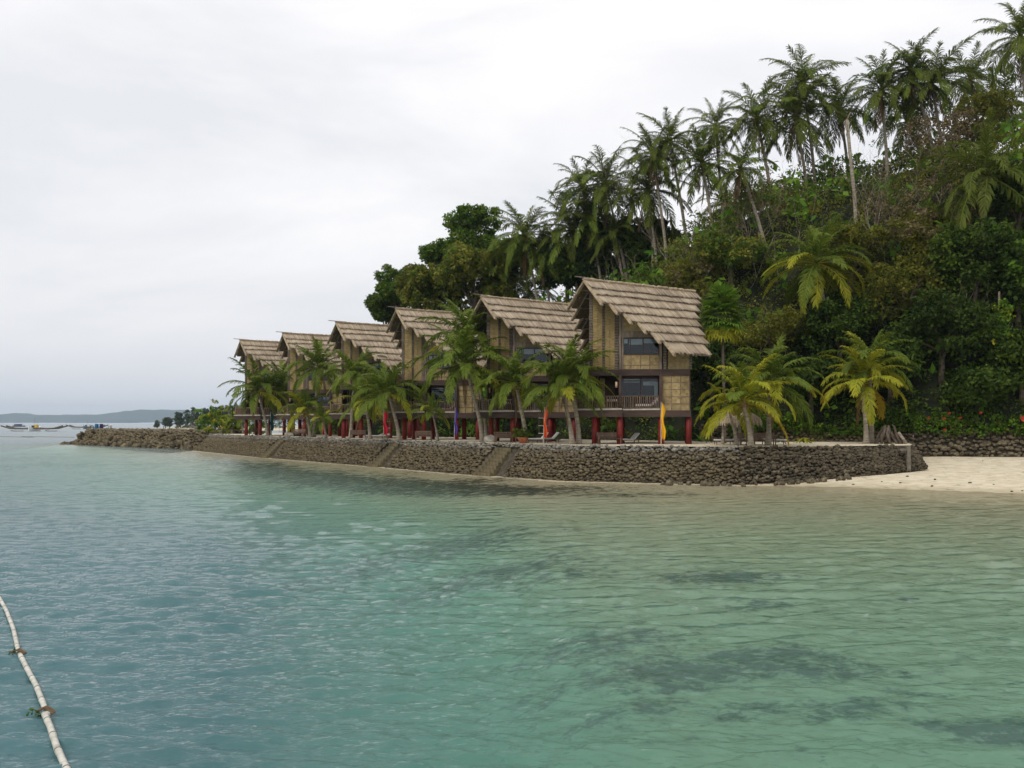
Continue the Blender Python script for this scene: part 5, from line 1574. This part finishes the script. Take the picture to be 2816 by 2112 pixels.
lounger(2128, 77.8, 2.6, 'lounger right of the thatched parasol post', 'white_cloth', .25)
lounger(2040, 79.0, -.6, 'second white lounger deeper under the thatched parasol', 'white_cloth', .2, 'towel_green')

def rope_ladder(px, ytop, ybot, Y, label, w=.75):
    p = at(px, ytop, Y); q = at(px, ybot, Y)
    root = empty('rope_ladder', Vector((p.x, Y, q.z)), label, 'ladder', 'white runged rope ladders')
    H = p.z - q.z
    for s in (-1, 1): MB().tube([Vector((s * w / 2 * .85, 0, 0)), Vector((s * w / 2 * .85, .02, H))], .018, 5).build('rope', M['grey_wood'], root)
    n = int(H / .62)
    for k in range(n + 1):
        MB().tube([Vector((-w / 2, 0, 0)), Vector((w / 2, 0, 0))], .035, 6).build('rung', M['pale_pole'], root, (0, 0, H * k / n), (0, U(-.03, .03), 0))
rope_ladder(1493, 1066, 1192, 81.4, 'rope ladder hanging behind the orange-red banner')
rope_ladder(1063, 1122, 1196, 102.6, 'rope ladder hanging behind the red banner')
rope_ladder(774, 1140, 1188, 135.5, 'rope ladder beside the farthest house')

# potted plant
b = ground_at(1438, 81.3)
root = empty('potted_plant', b, 'bushy plant in a wide terracotta pot on the terrace edge', 'potted plant')
MB().lathe([(.02, 0), (.22, 0), (.46, .42), (.5, .5), (.44, .5), (.4, .44), (.02, .42)], n=16).build('pot', M['terracotta'], root, smooth=True)
r = np.random.default_rng(15)
link('leaves', leaf_mesh('leaves', np.column_stack([r.normal(-.1, .38, 26), r.normal(0, .25, 26), r.uniform(.5, 1.15, 26)]), .25, 9, .26, 'leaf_mid', 41), root)
for k in range(5): MB().tube([Vector((0, 0, .42)), Vector((U(-.4, .3), U(-.2, .2), U(.8, 1.2)))], .015, 4).build('stem', M['twig'], root)

# thatched parasol on trunk posts
b = ground_at(2024, 77.6)
root = empty('thatched_parasol', b, 'shaggy thatched parasol roof on palm posts behind the golden palm', 'parasol')
H = 1.98
mb = MB(); r = np.random.default_rng(22)
mb.lathe([(2.0, H - .3), (1.85, H + .05), (1.2, H + .45), (.4, H + .7), (.02, H + .75)], n=22)
cap = mb.build('thatch_cap', M['thatch'], root, smooth=True)
V = []; Qd = []; T = []; n = 0
for k in range(1500):
    q = r.uniform(0, 6.28); rr_ = r.uniform(.25, 1) ** .6 * 2.0
    z = np.interp(rr_, [0, .4, 1.2, 1.85, 2.0], [H + .8, H + .74, H + .5, H + .1, H - .18])
    ln = r.uniform(.3, .6); dr = .55 if rr_ < 1.7 else .18
    p = np.array([math.cos(q) * rr_, math.sin(q) * rr_, z]); e = p + np.array([math.cos(q) * dr * ln, math.sin(q) * dr * ln, -ln * (.35 if rr_ < 1.6 else .9)])
    s = np.array([-math.sin(q), math.cos(q), 0]) * .03
    V += [p - s, p + s, e + s * .6, e - s * .6]; Qd.append([n, n + 1, n + 2, n + 3]); T += [np.clip(r.normal(.55, .2), 0, 1)] * 4; n += 4
o = link('thatch_straw', np_mesh('thatch_straw', np.array(V), quads=np.array(Qd), mat=M['thatch_strips'], attrs={'tint': T}), root); o['kind'] = 'stuff'
for (x, y) in ((-1.15, -.5), (.15, .7), (1.25, -.3), (.1, -.9)):
    trunk_mb((x, y, -.2), (x * .92, y * .92, H + .1), .13, .11, swell=1.1, bend=0).build('post', M['trunk'], root, smooth=True)

# weathered driftwood roots right of the golden pair
b = ground_at(2442, 80.0)
root = empty('driftwood_stump', b, 'weathered driftwood roots piled on the terrace right of the golden palms', 'driftwood')
rr = random.Random(3)
for k in range(13):
    a = rr.uniform(-1.3, 1.3); top = Vector((a * .25 + rr.uniform(-.2, .2), rr.uniform(-.2, .4), rr.uniform(.9, 1.55))); bot = Vector((a + rr.uniform(-.2, .2), rr.uniform(-.4, .3), 0))
    m_ = bot.lerp(top, .5) + Vector((rr.uniform(-.2, .2), rr.uniform(-.15, .15), rr.uniform(-.1, .2)))
    MB().tube([bot, m_, top, top + Vector((rr.uniform(-.2, .2), 0, rr.uniform(-.05, .25)))], [.11, .10, .08, .03], 7).build('root', M['bark'], root, smooth=True)
p0 = Vector((.75, -.2, .95)); MB().tube([p0, Vector((1.35, -.3, .02))], [.12, .14], 8).build('log', M['trunk'], root, smooth=True)

# concrete post at the end of the wall
b = at(2492, 1284, 73.0)
root = empty('marker_post', Vector((b.x, 72.6, 1.0)), 'short square concrete post at the right end of the sea wall', 'post')
MB().hexa([(-.14, -.14, -.3), (.14, -.14, -.3), (.14, .14, -.3), (-.14, .14, -.3), (-.12, -.12, 1.55), (.12, -.12, 1.55), (.12, .12, 1.55), (-.12, .12, 1.55)]).build('shaft', M['concrete'], root)
MB().box((-.35, .15, 1.3), (.6, .45, .14)).build('cap_slab', M['concrete'], root)

# fern on the terrace, small shrubs
def rosette(px, Y, n, ln, mat, label, name='fern', up=.9):
    b = ground_at(px, Y)
    root = empty(name, b, label, 'plant')
    for k in range(n):
        q = k * 2.4; e = U(.25, 1.2) * up
        V = []; T = []; pts = [Vector((0, 0, .1))]
        for i in range(5):
            a = e - i * .28; pts.append(pts[-1] + Vector((math.cos(q) * math.cos(a), math.sin(q) * math.cos(a), math.sin(a))) * ln / 5)
        s = Vector((-math.sin(q), math.cos(q), 0)); W = [.03, .08, .11, .1, .07, .01]
        for p, w in zip(pts, W): V += [p - s * w, p + s * w]; T += [U(.3, .9)] * 2
        me = np_mesh('leaf', np.array([tuple(v) for v in V]), quads=np.array([[2 * i, 2 * i + 1, 2 * i + 3, 2 * i + 2] for i in range(5)]), mat=M[mat], attrs={'tint': T})
        link('leaf', me, root)
rosette(2210, 83, 22, 1.15, 'leaf_lime', 'bird-nest fern with long yellow-green leaves before the terrace back wall')
rosette(2150, 83.5, 16, .6, 'leaf_bright', 'small leafy plant left of the bird-nest fern', 'plant')
rosette(2392, 90, 18, 1.6, 'leaf_bright', 'spiky green plant above the wall behind the golden pair', 'plant', 1.2)
rosette(1925, 84, 18, 1.3, 'leaf_bright', 'leafy plant in the shade between nearest house and parasol', 'plant', 1.1)
def bush(px, Y, n, s, hgt, mat, mat2, label, z=TZ, leaf=.3):
    b = ground_at(px, Y, z)
    root = empty('shrub', b, label, 'shrub')
    r = np.random.default_rng(int(px))
    C = np.column_stack([r.normal(0, s, n), r.normal(0, s * .6, n), np.abs(r.normal(.5, .3, n)) * hgt])
    link('leaves', leaf_mesh('leaves', C[::2], .4, 14, leaf, mat, int(px)), root)
    link('leaves', leaf_mesh('leaves', C[1::2], .4, 14, leaf, mat2, int(px) + 1), root)
    for k in range(4): MB().tube([Vector((0, 0, 0)), Vector((U(-s, s), U(-s, s) * .5, hgt * .7))], [.05, .02], 5).build('stem', M['bark'], root)
bush(592, 163, 110, 1.3, 4.2, 'leaf_lime', 'leaf_bright', 'bright yellow-green shrub on the root of the breakwater', 2.9, .42)
bush(640, 160, 80, .9, 2.6, 'leaf_lime', 'leaf_mid', 'lower yellow-green shrub beside the bright one', 2.6, .4)
bush(712, 152, 60, .8, 2.2, 'leaf_bright', 'leaf_mid', 'green shrub under the farthest house deck', 2.6, .35)
bush(556, 168, 30, .6, 1.6, 'leaf_mid', 'leaf_bright', 'small dark green shrub left of the bright one', 2.9, .35)
for i in range(3):
    b = ground_at((795, 812, 1350)[i], (126, 128, 87)[i])
    o = link('boulder', blob_mesh(i, 'stone_pale'), None, b + Vector((0, 0, .15)), (0, 0, i), (1.5, 1.1, .9))
    tag(o, ['pale boulder on the terrace left of the curved palm', 'pale boulder right of the curved palm before the fifth house', 'pale boulder behind the bench under the second house'][i], 'boulder', 'boulders on the terrace')

# balcony things
def at_house(i, t, out): return house_pt(i, t, out, 5.27)
DECK = {0: ('striped lounge chair on the balcony of the nearest house', 'small dining table with white cups on the nearest balcony'), 2: ('striped lounge chair on the balcony of the third house', 'small dining table on the third house balcony'), 1: (None, 'small dining table on the second house balcony')}
for i, (la, lb) in DECK.items():
    if la:
        p = at_house(i, fx(880), -.2)
        root = empty('lounge_chair', p, la, 'lounge chair', 'striped balcony loungers')
        f = MB()
        for sy in (-.26, .26): f.box((0, sy, .3), (1.7, .05, .06))
        f.build('frame', M['furniture'], root)
        for sx in (-.7, .7):
            for sy in (-.26, .26): MB().box((sx, sy, .14), (.05, .05, .28)).build('leg', M['furniture'], root)
        MB().box((-.2, 0, .42), (1.35, .56, .17)).build('cushion', M['striped'], root)
        MB().box((.68, 0, .66), (.75, .56, .15), tilt=('Y', -.85)).build('backrest', M['striped'], root)
    p = at_house(i, fx(585), .1)
    root = empty('balcony_table', p, lb, 'table', 'balcony tables')
    MB().box((0, 0, .72), (.95, .6, .05)).build('table_top', M['bamboo'], root)
    for sx in (-.4, .4):
        for sy in (-.24, .24): MB().box((sx, sy, .35), (.06, .06, .7)).build('leg', M['bamboo'], root)
    for k in range(5):
        o = MB().lathe([(.035, 0), (.05, .04), (.045, .12), (.03, .14), (.0, .14)], n=8).build('cup', M['white_paint'], None, p + Vector((-.35 + .17 * k, U(-.15, .1), .745)))
        tag(o, ['leftmost', 'second', 'middle', 'fourth', 'rightmost'][k] + ' of five white cups on the ' + ['nearest', 'second', 'third'][i] + ' house balcony table', 'cup', 'white cups on the ' + ['nearest', 'second', 'third'][i] + ' balcony table')
    for s, side in ((-.85, 'left'), (.75, 'right')):
        q = p + Vector((s, .15, 0))
        c_ = empty('balcony_chair', q, side + ' bamboo chair at the ' + ['nearest', 'second', 'third'][i] + ' house balcony table', 'chair', 'bamboo balcony chairs')
        MB().box((0, 0, .43), (.46, .46, .06)).build('seat', M['bamboo'], c_)
        MB().box((s * .26, 0, .72), (.05, .46, .55)).build('backrest', M['bamboo'], c_)
        for sx in (-.19, .19):
            for sy in (-.19, .19): MB().box((sx, sy, .2), (.05, .05, .4)).build('leg', M['bamboo'], c_)

# ------------------------------------------------------------------ beach bits
for i in range(46):
    px = U(2240, 2816); Y = U(60.5, 79) if i > 22 else None
    if Y is None:
        X_ = U(19.5, 33); Y = 64.6 - (X_ - 19.2) * .47 + U(.2, 1.6)
    else: X_ = (px - 1408) / FP * Y
    zz = float(bed_z(np.array([(X_, Y)]))[0])
    if zz < .02 or (X_ < 31 and Y > 71): continue
    s = U(.07, .16)
    o = link('pebble', blob_mesh(i % 8, 'stone'), None, (X_, Y, zz + s * .2), (0, 0, U(0, 6)), (s * 1.5, s, s * .7))
    tag(o, 'small dark stone lying on the pale beach sand', 'stone', 'small stones scattered on the beach')

# ------------------------------------------------------------------ bamboo boom floating in the foreground
def wpt(px, py, z=.05):
    Y = (HC - z) * FP / (py - 1165)
    return Vector(((px - 1408) / FP * Y, Y, z))
M['boom'] = pmat('boom_bamboo', (0.34, 0.32, 0.27), (0.60, 0.58, 0.50), 6, 0.45, 0.15, spec=.4, lo=.3, hi=.6)
def pole(root, pix, r0, nodes=True, name='bamboo_pole'):
    pts = [wpt(*p) for p in pix]
    dense = []; rd = []
    tot = 0
    for a, b in zip(pts[:-1], pts[1:]):
        k = max(2, int((b - a).length / .12))
        for i in range(k): dense.append(a.lerp(b, i / k))
    dense.append(pts[-1])
    for i, p in enumerate(dense): rd.append(r0 * (1.13 if i % 6 == 3 else 1.0))
    o = MB().tube(dense, rd, 10).build(name, M['boom'], root, smooth=True)
    for i, p in enumerate(dense):
        if i % 6 == 3 and i + 1 < len(dense):
            d = (dense[i + 1] - p).normalized()
            MB().tube([p - d * .012, p + d * .012], r0 * 1.16, 10).build('node_ring', M['dark_rubber'], o)
    return dense
root = empty('bamboo_boom', (0, 0, 0), 'floating bamboo boom at the bottom left, lashed from several poles', 'bamboo boom')
pole(root, [(-260, 1470), (-90, 1560), (0, 1647), (18, 1680), (37, 1730), (52, 1797)], .040)
d2 = pole(root, [(55, 1800), (74, 1838), (99, 1884), (123, 1946), (130, 1966)], .042)
pole(root, [(122, 1962), (139, 2001), (157, 2057), (183, 2115), (230, 2260), (270, 2420)], .045)
for (px, py) in ((52, 1798), (127, 1960)):
    p = wpt(px, py)
    for k in range(3): MB().tube([p + Vector((-.12, -.05 + .04 * k, .03)), p + Vector((0, -.05 + .04 * k, .085)), p + Vector((.12, -.05 + .04 * k, .0))], .02, 6).build('lashing', M['thatch_dark'], root)
    r = np.random.default_rng(int(px))
    link('weed_tuft', leaf_mesh('weed_tuft', np.array(p) + r.normal(0, .05, (4, 3)) + np.array([-.11, 0, 0]), .05, 7, .06, 'leaf_dark', 5), root)
# second boom far out
root = empty('bamboo_boom', (0, 0, 0), 'thin line of floating bamboo far out, left of the breakwater tip', 'bamboo boom')
for a, b in ((-160, -20), (-14, 92), (98, 196), (60, 205)):
    p, q = wpt(a, 1200.5, .06), wpt(b, 1202.5, .06)
    MB().tube([p, q], .09, 6).build('bamboo_pole', M['grey_wood'], root)

# ------------------------------------------------------------------ breakwater gear
def on_bw(px, Y, z=3.0): return Vector(((px - 1408) / FP * Y, Y, z))
for px, mat, lab in ((266, 'blue_plastic', 'bright blue plastic drum on the breakwater tip'), (279, 'navy_plastic', 'dark navy drum right of the blue one on the breakwater')):
    root = empty('drum', on_bw(px, 203.5), lab, 'drum', 'drums on the breakwater')
    MB().lathe([(0, 0), (.36, 0), (.38, .08), (.36, .35), (.385, .4), (.36, .45), (.36, .72), (.385, .77), (.36, .82), (.37, 1.08), (.34, 1.12), (0, 1.12)], n=16).build('body', M[mat], root, smooth=True)
    MB().lathe([(0, 1.125), (.33, 1.125), (.33, 1.15), (0, 1.15)], n=16).build('lid', M['dark_rubber'], root)
root = empty('rope_coil', on_bw(252, 204), 'grey coil of rope standing left of the drums', 'rope coil')
for k in range(3):
    pts = [Vector((.38 * math.cos(q), .1 * k, .42 + .42 * math.sin(q))) for q in np.linspace(0, 6.28, 18)]
    MB().tube(pts, .07, 6, cap=False).build('turn', M['grey_blue'], root)
root = empty('mooring_pile', on_bw(305, 200), 'white bollard and leaning boards right of the drums', 'bollard')
MB().lathe([(0, 0), (.22, 0), (.2, .7), (.3, .8), (.3, .95), (0, 1.0)], n=12).build('bollard', M['white_paint'], root, smooth=True)
MB().tube([Vector((-.9, 0, 0)), Vector((-.2, 0, .9))], .06, 6).build('board', M['grey_wood'], root)
root = empty('stake', on_bw(450, 174.5), 'thin wooden stake on the middle of the breakwater', 'stake')
MB().tube([Vector((0, 0, -.3)), Vector((.02, 0, .75))], .07, 6).build('shaft', M['grey_wood'], root)
MB().box((.02, 0, .72), (.2, .2, .06)).build('head', M['grey_wood'], root)

# ------------------------------------------------------------------ outrigger boats
def outrigger(px, py, span, label, hull_mat, cab, loa=9.0, seed=0):
    Y = HC * FP / (py - 1165)
    b = Vector(((px - 1408) / FP * Y, Y, 0))
    root = empty('outrigger_boat', b, label, 'boat', 'outrigger boats at anchor')
    w = 1.0
    root.scale = (1, 1.5, 1.6)
    secs = []
    for i in range(9):
        t = i / 8; y = (t - .5) * loa
        ww = w * math.sin(math.pi * (.06 + .88 * t)) ** .6; zt = 1.0 + .7 * abs(t - .5) ** 2 * 4
        secs.append([(-ww, y, zt), (-ww * .6, y, .1), (0, y, -.25), (ww * .6, y, .1), (ww, y, zt)])
    vs = [p for s in secs for p in s]
    fs = [(i * 5 + j, i * 5 + j + 1, (i + 1) * 5 + j + 1, (i + 1) * 5 + j) for i in range(8) for j in range(4)] + [(0, 1, 2, 3, 4), (40, 44, 43, 42, 41)] + [(i * 5, (i + 1) * 5, (i + 1) * 5 + 4, i * 5 + 4) for i in range(8)]
    MB().add(vs, fs).build('hull', M[hull_mat], root)
    MB().box((-.4, .4, 1.45), (1.3, 2.4, .9)).build('cabin', M['dark_rubber'], root)
    MB().box((-.4, .4, 1.95), (1.6, 2.8, .08)).build('cabin_roof', M['grey_blue'], root)
    MB().box((.85 * 1.0, .2, 1.6), (1.5, 1.8, 1.3)).build('cargo', M[cab], root)
    h = span / 2
    for yy in (-loa * .22, loa * .22):
        pts = [Vector((-h, yy, 1.9)), Vector((-h * .7, yy, 1.0)), Vector((-h * .3, yy, .85)), Vector((0, yy, 1.15)), Vector((h * .3, yy, .85)), Vector((h * .7, yy, 1.0)), Vector((h, yy, 1.9))]
        MB().tube(pts, .28, 6).build('crossbeam', M['bark'], root)
    for s in (-1, 1): MB().tube([Vector((s * h * .55, -loa * .55, .35)), Vector((s * h * .55, -loa * .3, .08)), Vector((s * h * .55, loa * .5, .08))], .12, 6).build('float', M['grey_wood'], root)
    for s in (-1, 1): MB().tube([Vector((s * h * .55, -loa * .22, .08)), Vector((s * h * .5, -loa * .22, 1.0))], .06, 5).build('strut', M['grey_wood'], root)
    MB().tube([Vector((.0, .2, 1.2)), Vector((0, .2, 4.6))], .05, 5).build('mast', M['grey_wood'], root)
outrigger(95, 1186, 34, 'outrigger boat with yellow cargo anchored beyond the breakwater', 'white_paint', 'yellow_paint')
outrigger(240, 1180, 30, 'farther outrigger boat half hidden behind the drums', 'grey_blue', 'white_paint')
outrigger(600, 1187, 30, 'outrigger boat with yellow bow behind the bright shrub', 'white_paint', 'yellow_paint')
b = wpt(52, 1174)
root = empty('motor_boat', b, 'small dark blue boat moored left of the yellow-cargo boat, far out', 'boat')
secs = []
for i in range(7):
    t = i / 6; x = (t - .5) * 16; ww = 1.6 * math.sin(math.pi * (.1 + .8 * t)) ** .5
    secs.append([(x, -ww, 1.8), (x, -ww * .6, .1), (x, 0, -.3), (x, ww * .6, .1), (x, ww, 1.8)])
vs = [p for s in secs for p in s]
MB().add(vs, [(i * 5 + j, i * 5 + j + 1, (i + 1) * 5 + j + 1, (i + 1) * 5 + j) for i in range(6) for j in range(4)] + [(i * 5, (i + 1) * 5, (i + 1) * 5 + 4, i * 5 + 4) for i in range(6)] + [(0, 1, 2, 3, 4), (30, 34, 33, 32, 31)]).build('hull', M['grey_blue'], root)
MB().box((-1, 0, 2.6), (9, 2.2, 1.8)).build('cabin', M['navy_plastic'], root)

# ------------------------------------------------------------------ far shores
def ridge(name, pix, Yd, depth, label, mat, seed):
    r = np.random.default_rng(seed)
    xs = np.linspace(pix[0][0], pix[-1][0], 240)
    ys = np.interp(xs, [p[0] for p in pix], [p[1] for p in pix]) + r.normal(0, .35, 240) + .8 * np.sin(xs * .12)
    V = []; nrow = 6
    for k in range(nrow):
        f = k / (nrow - 1)
        for x, y in zip(xs, ys):
            p = at(x, y, Yd)
            V.append((p.x * (1 + depth * (1 - abs(f * 2 - 1)) / Yd * (1 if f < .5 else -1) * 0) , Yd + depth * (f - .5) * 2, max(-2, (p.z) * math.sin(math.pi * (.02 + .96 * f)) ** .7 - 1.5)))
    n = len(xs)
    Q = [[k * n + i, k * n + i + 1, (k + 1) * n + i + 1, (k + 1) * n + i] for k in range(nrow - 1) for i in range(n - 1)]
    o = link(name, np_mesh(name, np.array(V), quads=np.array(Q), mat=M[mat], smooth=True))
    tag(o, label, kind='structure')
ridge('far_hills', [(-900, 1146), (-200, 1140), (40, 1138), (62, 1134), (80, 1140), (170, 1140), (290, 1139), (330, 1133), (390, 1126), (480, 1126), (520, 1127), (700, 1122), (1000, 1132), (1500, 1140)], 10000, 700, 'low blue hazy hills across the water', 'hill_far', 1)
# sand spit and wooded point
Yp = 620
pp = [at(x, 1168, Yp) for x in (420, 480, 560, 700, 900, 1100)]
V = []; 
for p in pp: V += [(p.x, Yp - 12, -.3), (p.x, Yp - 4, .9), (p.x, Yp + 60, 2.2), (p.x, Yp + 140, -.4)]
Q = [[4 * i + j, 4 * (i + 1) + j, 4 * (i + 1) + j + 1, 4 * i + j + 1] for i in range(len(pp) - 1) for j in range(3)]
o = link('wooded_point', np_mesh('wooded_point', np.array(V), quads=np.array(Q), mat=M['sand'], smooth=True)); tag(o, 'low sandy point with trees in the distance', kind='structure')
FT = [(432, 1157, 1.2, 3.0), (455, 1150, 2.2, 4.2), (466, 1149, 2.2, 4.0), (486, 1134, 1.7, 6.5), (497, 1136, 2.2, 7), (515, 1126, 2.6, 8), (531, 1121, 1.8, 9.5), (543, 1128, 1.6, 8), (563, 1124, 1.9, 8.5), (571, 1126, 1.5, 8), (582, 1124, 1.5, 8), (594, 1121, 1.6, 9), (603, 1118, 1.6, 9), (612, 1116, 1.8, 9.5), (624, 1116, 1.8, 9.5), (636, 1114, 1.8, 10), (648, 1113, 2, 10)]
order = ['first', 'second', 'third', 'fourth', 'fifth', 'sixth', 'seventh', 'eighth', 'ninth', 'tenth', 'eleventh', 'twelfth', 'thirteenth', 'fourteenth', 'fifteenth', 'sixteenth', 'seventeenth']
for i, (x, y, w, hh) in enumerate(FT):
    Y = Yp + 6 + 3 * (i % 3)
    top = at(x, y, Y)
    b = Vector((top.x, Y, 1.0))
    root = empty('distant_tree', b, order[i] + ' tree from the left on the distant wooded point', 'tree', 'trees on the distant point')
    H = top.z - 1
    r = np.random.default_rng(700 + i)
    MB().tube([Vector((0, 0, 0)), Vector((.1, 0, H * .8))], [.3, .12], 5).build('trunk', M['bark'], root)
    n = 60
    zz = r.uniform(.25, 1, n) * H
    wd = w * (1.15 - .75 * (zz / H) ** 2) * (1.0 if H > 5 else 1.3)
    C = np.column_stack([r.normal(0, .55, n) * wd, r.normal(0, .55, n) * wd, zz])
    link('crown', leaf_mesh('crown', C, .8, 16, .8, 'leaf_far', 800 + i), root)
r = np.random.default_rng(77)
n = 900
xs = r.uniform(484, 1050, n)
tp = np.interp(xs, [484, 500, 560, 610, 650, 760, 1050], [1148, 1146, 1140, 1126, 1117, 1112, 1110])
C = []
for x, t in zip(xs, tp):
    Y = Yp + r.uniform(12, 50); p = at(x, t, Y); C.append((p.x, Y, r.uniform(.8, max(1.5, p.z))))
o = link('distant_wood', leaf_mesh('distant_wood', np.array(C), 1.3, 14, 1.1, 'leaf_far', 901)); tag(o, 'dark green wood filling the distant point behind its front trees', 'wood', kind='stuff')

# ------------------------------------------------------------------ air
def haze():
    m, t, o = nodes_of('haze_air')
    v = t.nodes.new('ShaderNodeVolumePrincipled')
    v.inputs['Color'].default_value = (0.66, 0.83, 1.0, 1)
    v.inputs['Density'].default_value = 0.00008
    v.inputs['Anisotropy'].default_value = 0.1
    t.links.new(v.outputs[0], o.inputs['Volume'])
    x0, x1, y0, y1, z0, z1 = -7500, 7500, -400, 11500, -9.5, 215
    ob = MB().hexa([(x0, y0, z0), (x1, y0, z0), (x1, y1, z0), (x0, y1, z0), (x0, y0, z1), (x1, y0, z1), (x1, y1, z1), (x0, y1, z1)]).build('haze', m)
    tag(ob, 'thin bluish sea haze', kind='stuff')
haze()

# move each composite thing's origin to its own foot
bpy.context.view_layer.update()
kids = {}
for o in bpy.data.objects:
    if o.parent and not o.parent.parent: kids.setdefault(o.parent, []).append(o)
for root, ch in kids.items():
    if root.type == 'EMPTY' and root.location.length < 1e-6:
        lo = Vector((1e9,) * 3); hi = Vector((-1e9,) * 3)
        for c in ch:
            for k in c.bound_box:
                p = c.matrix_world @ Vector(k)
                lo = Vector(map(min, lo, p)); hi = Vector(map(max, hi, p))
        d = Vector(((lo.x + hi.x) / 2, (lo.y + hi.y) / 2, lo.z))
        root.location = d
        for c in ch: c.location = c.location - d
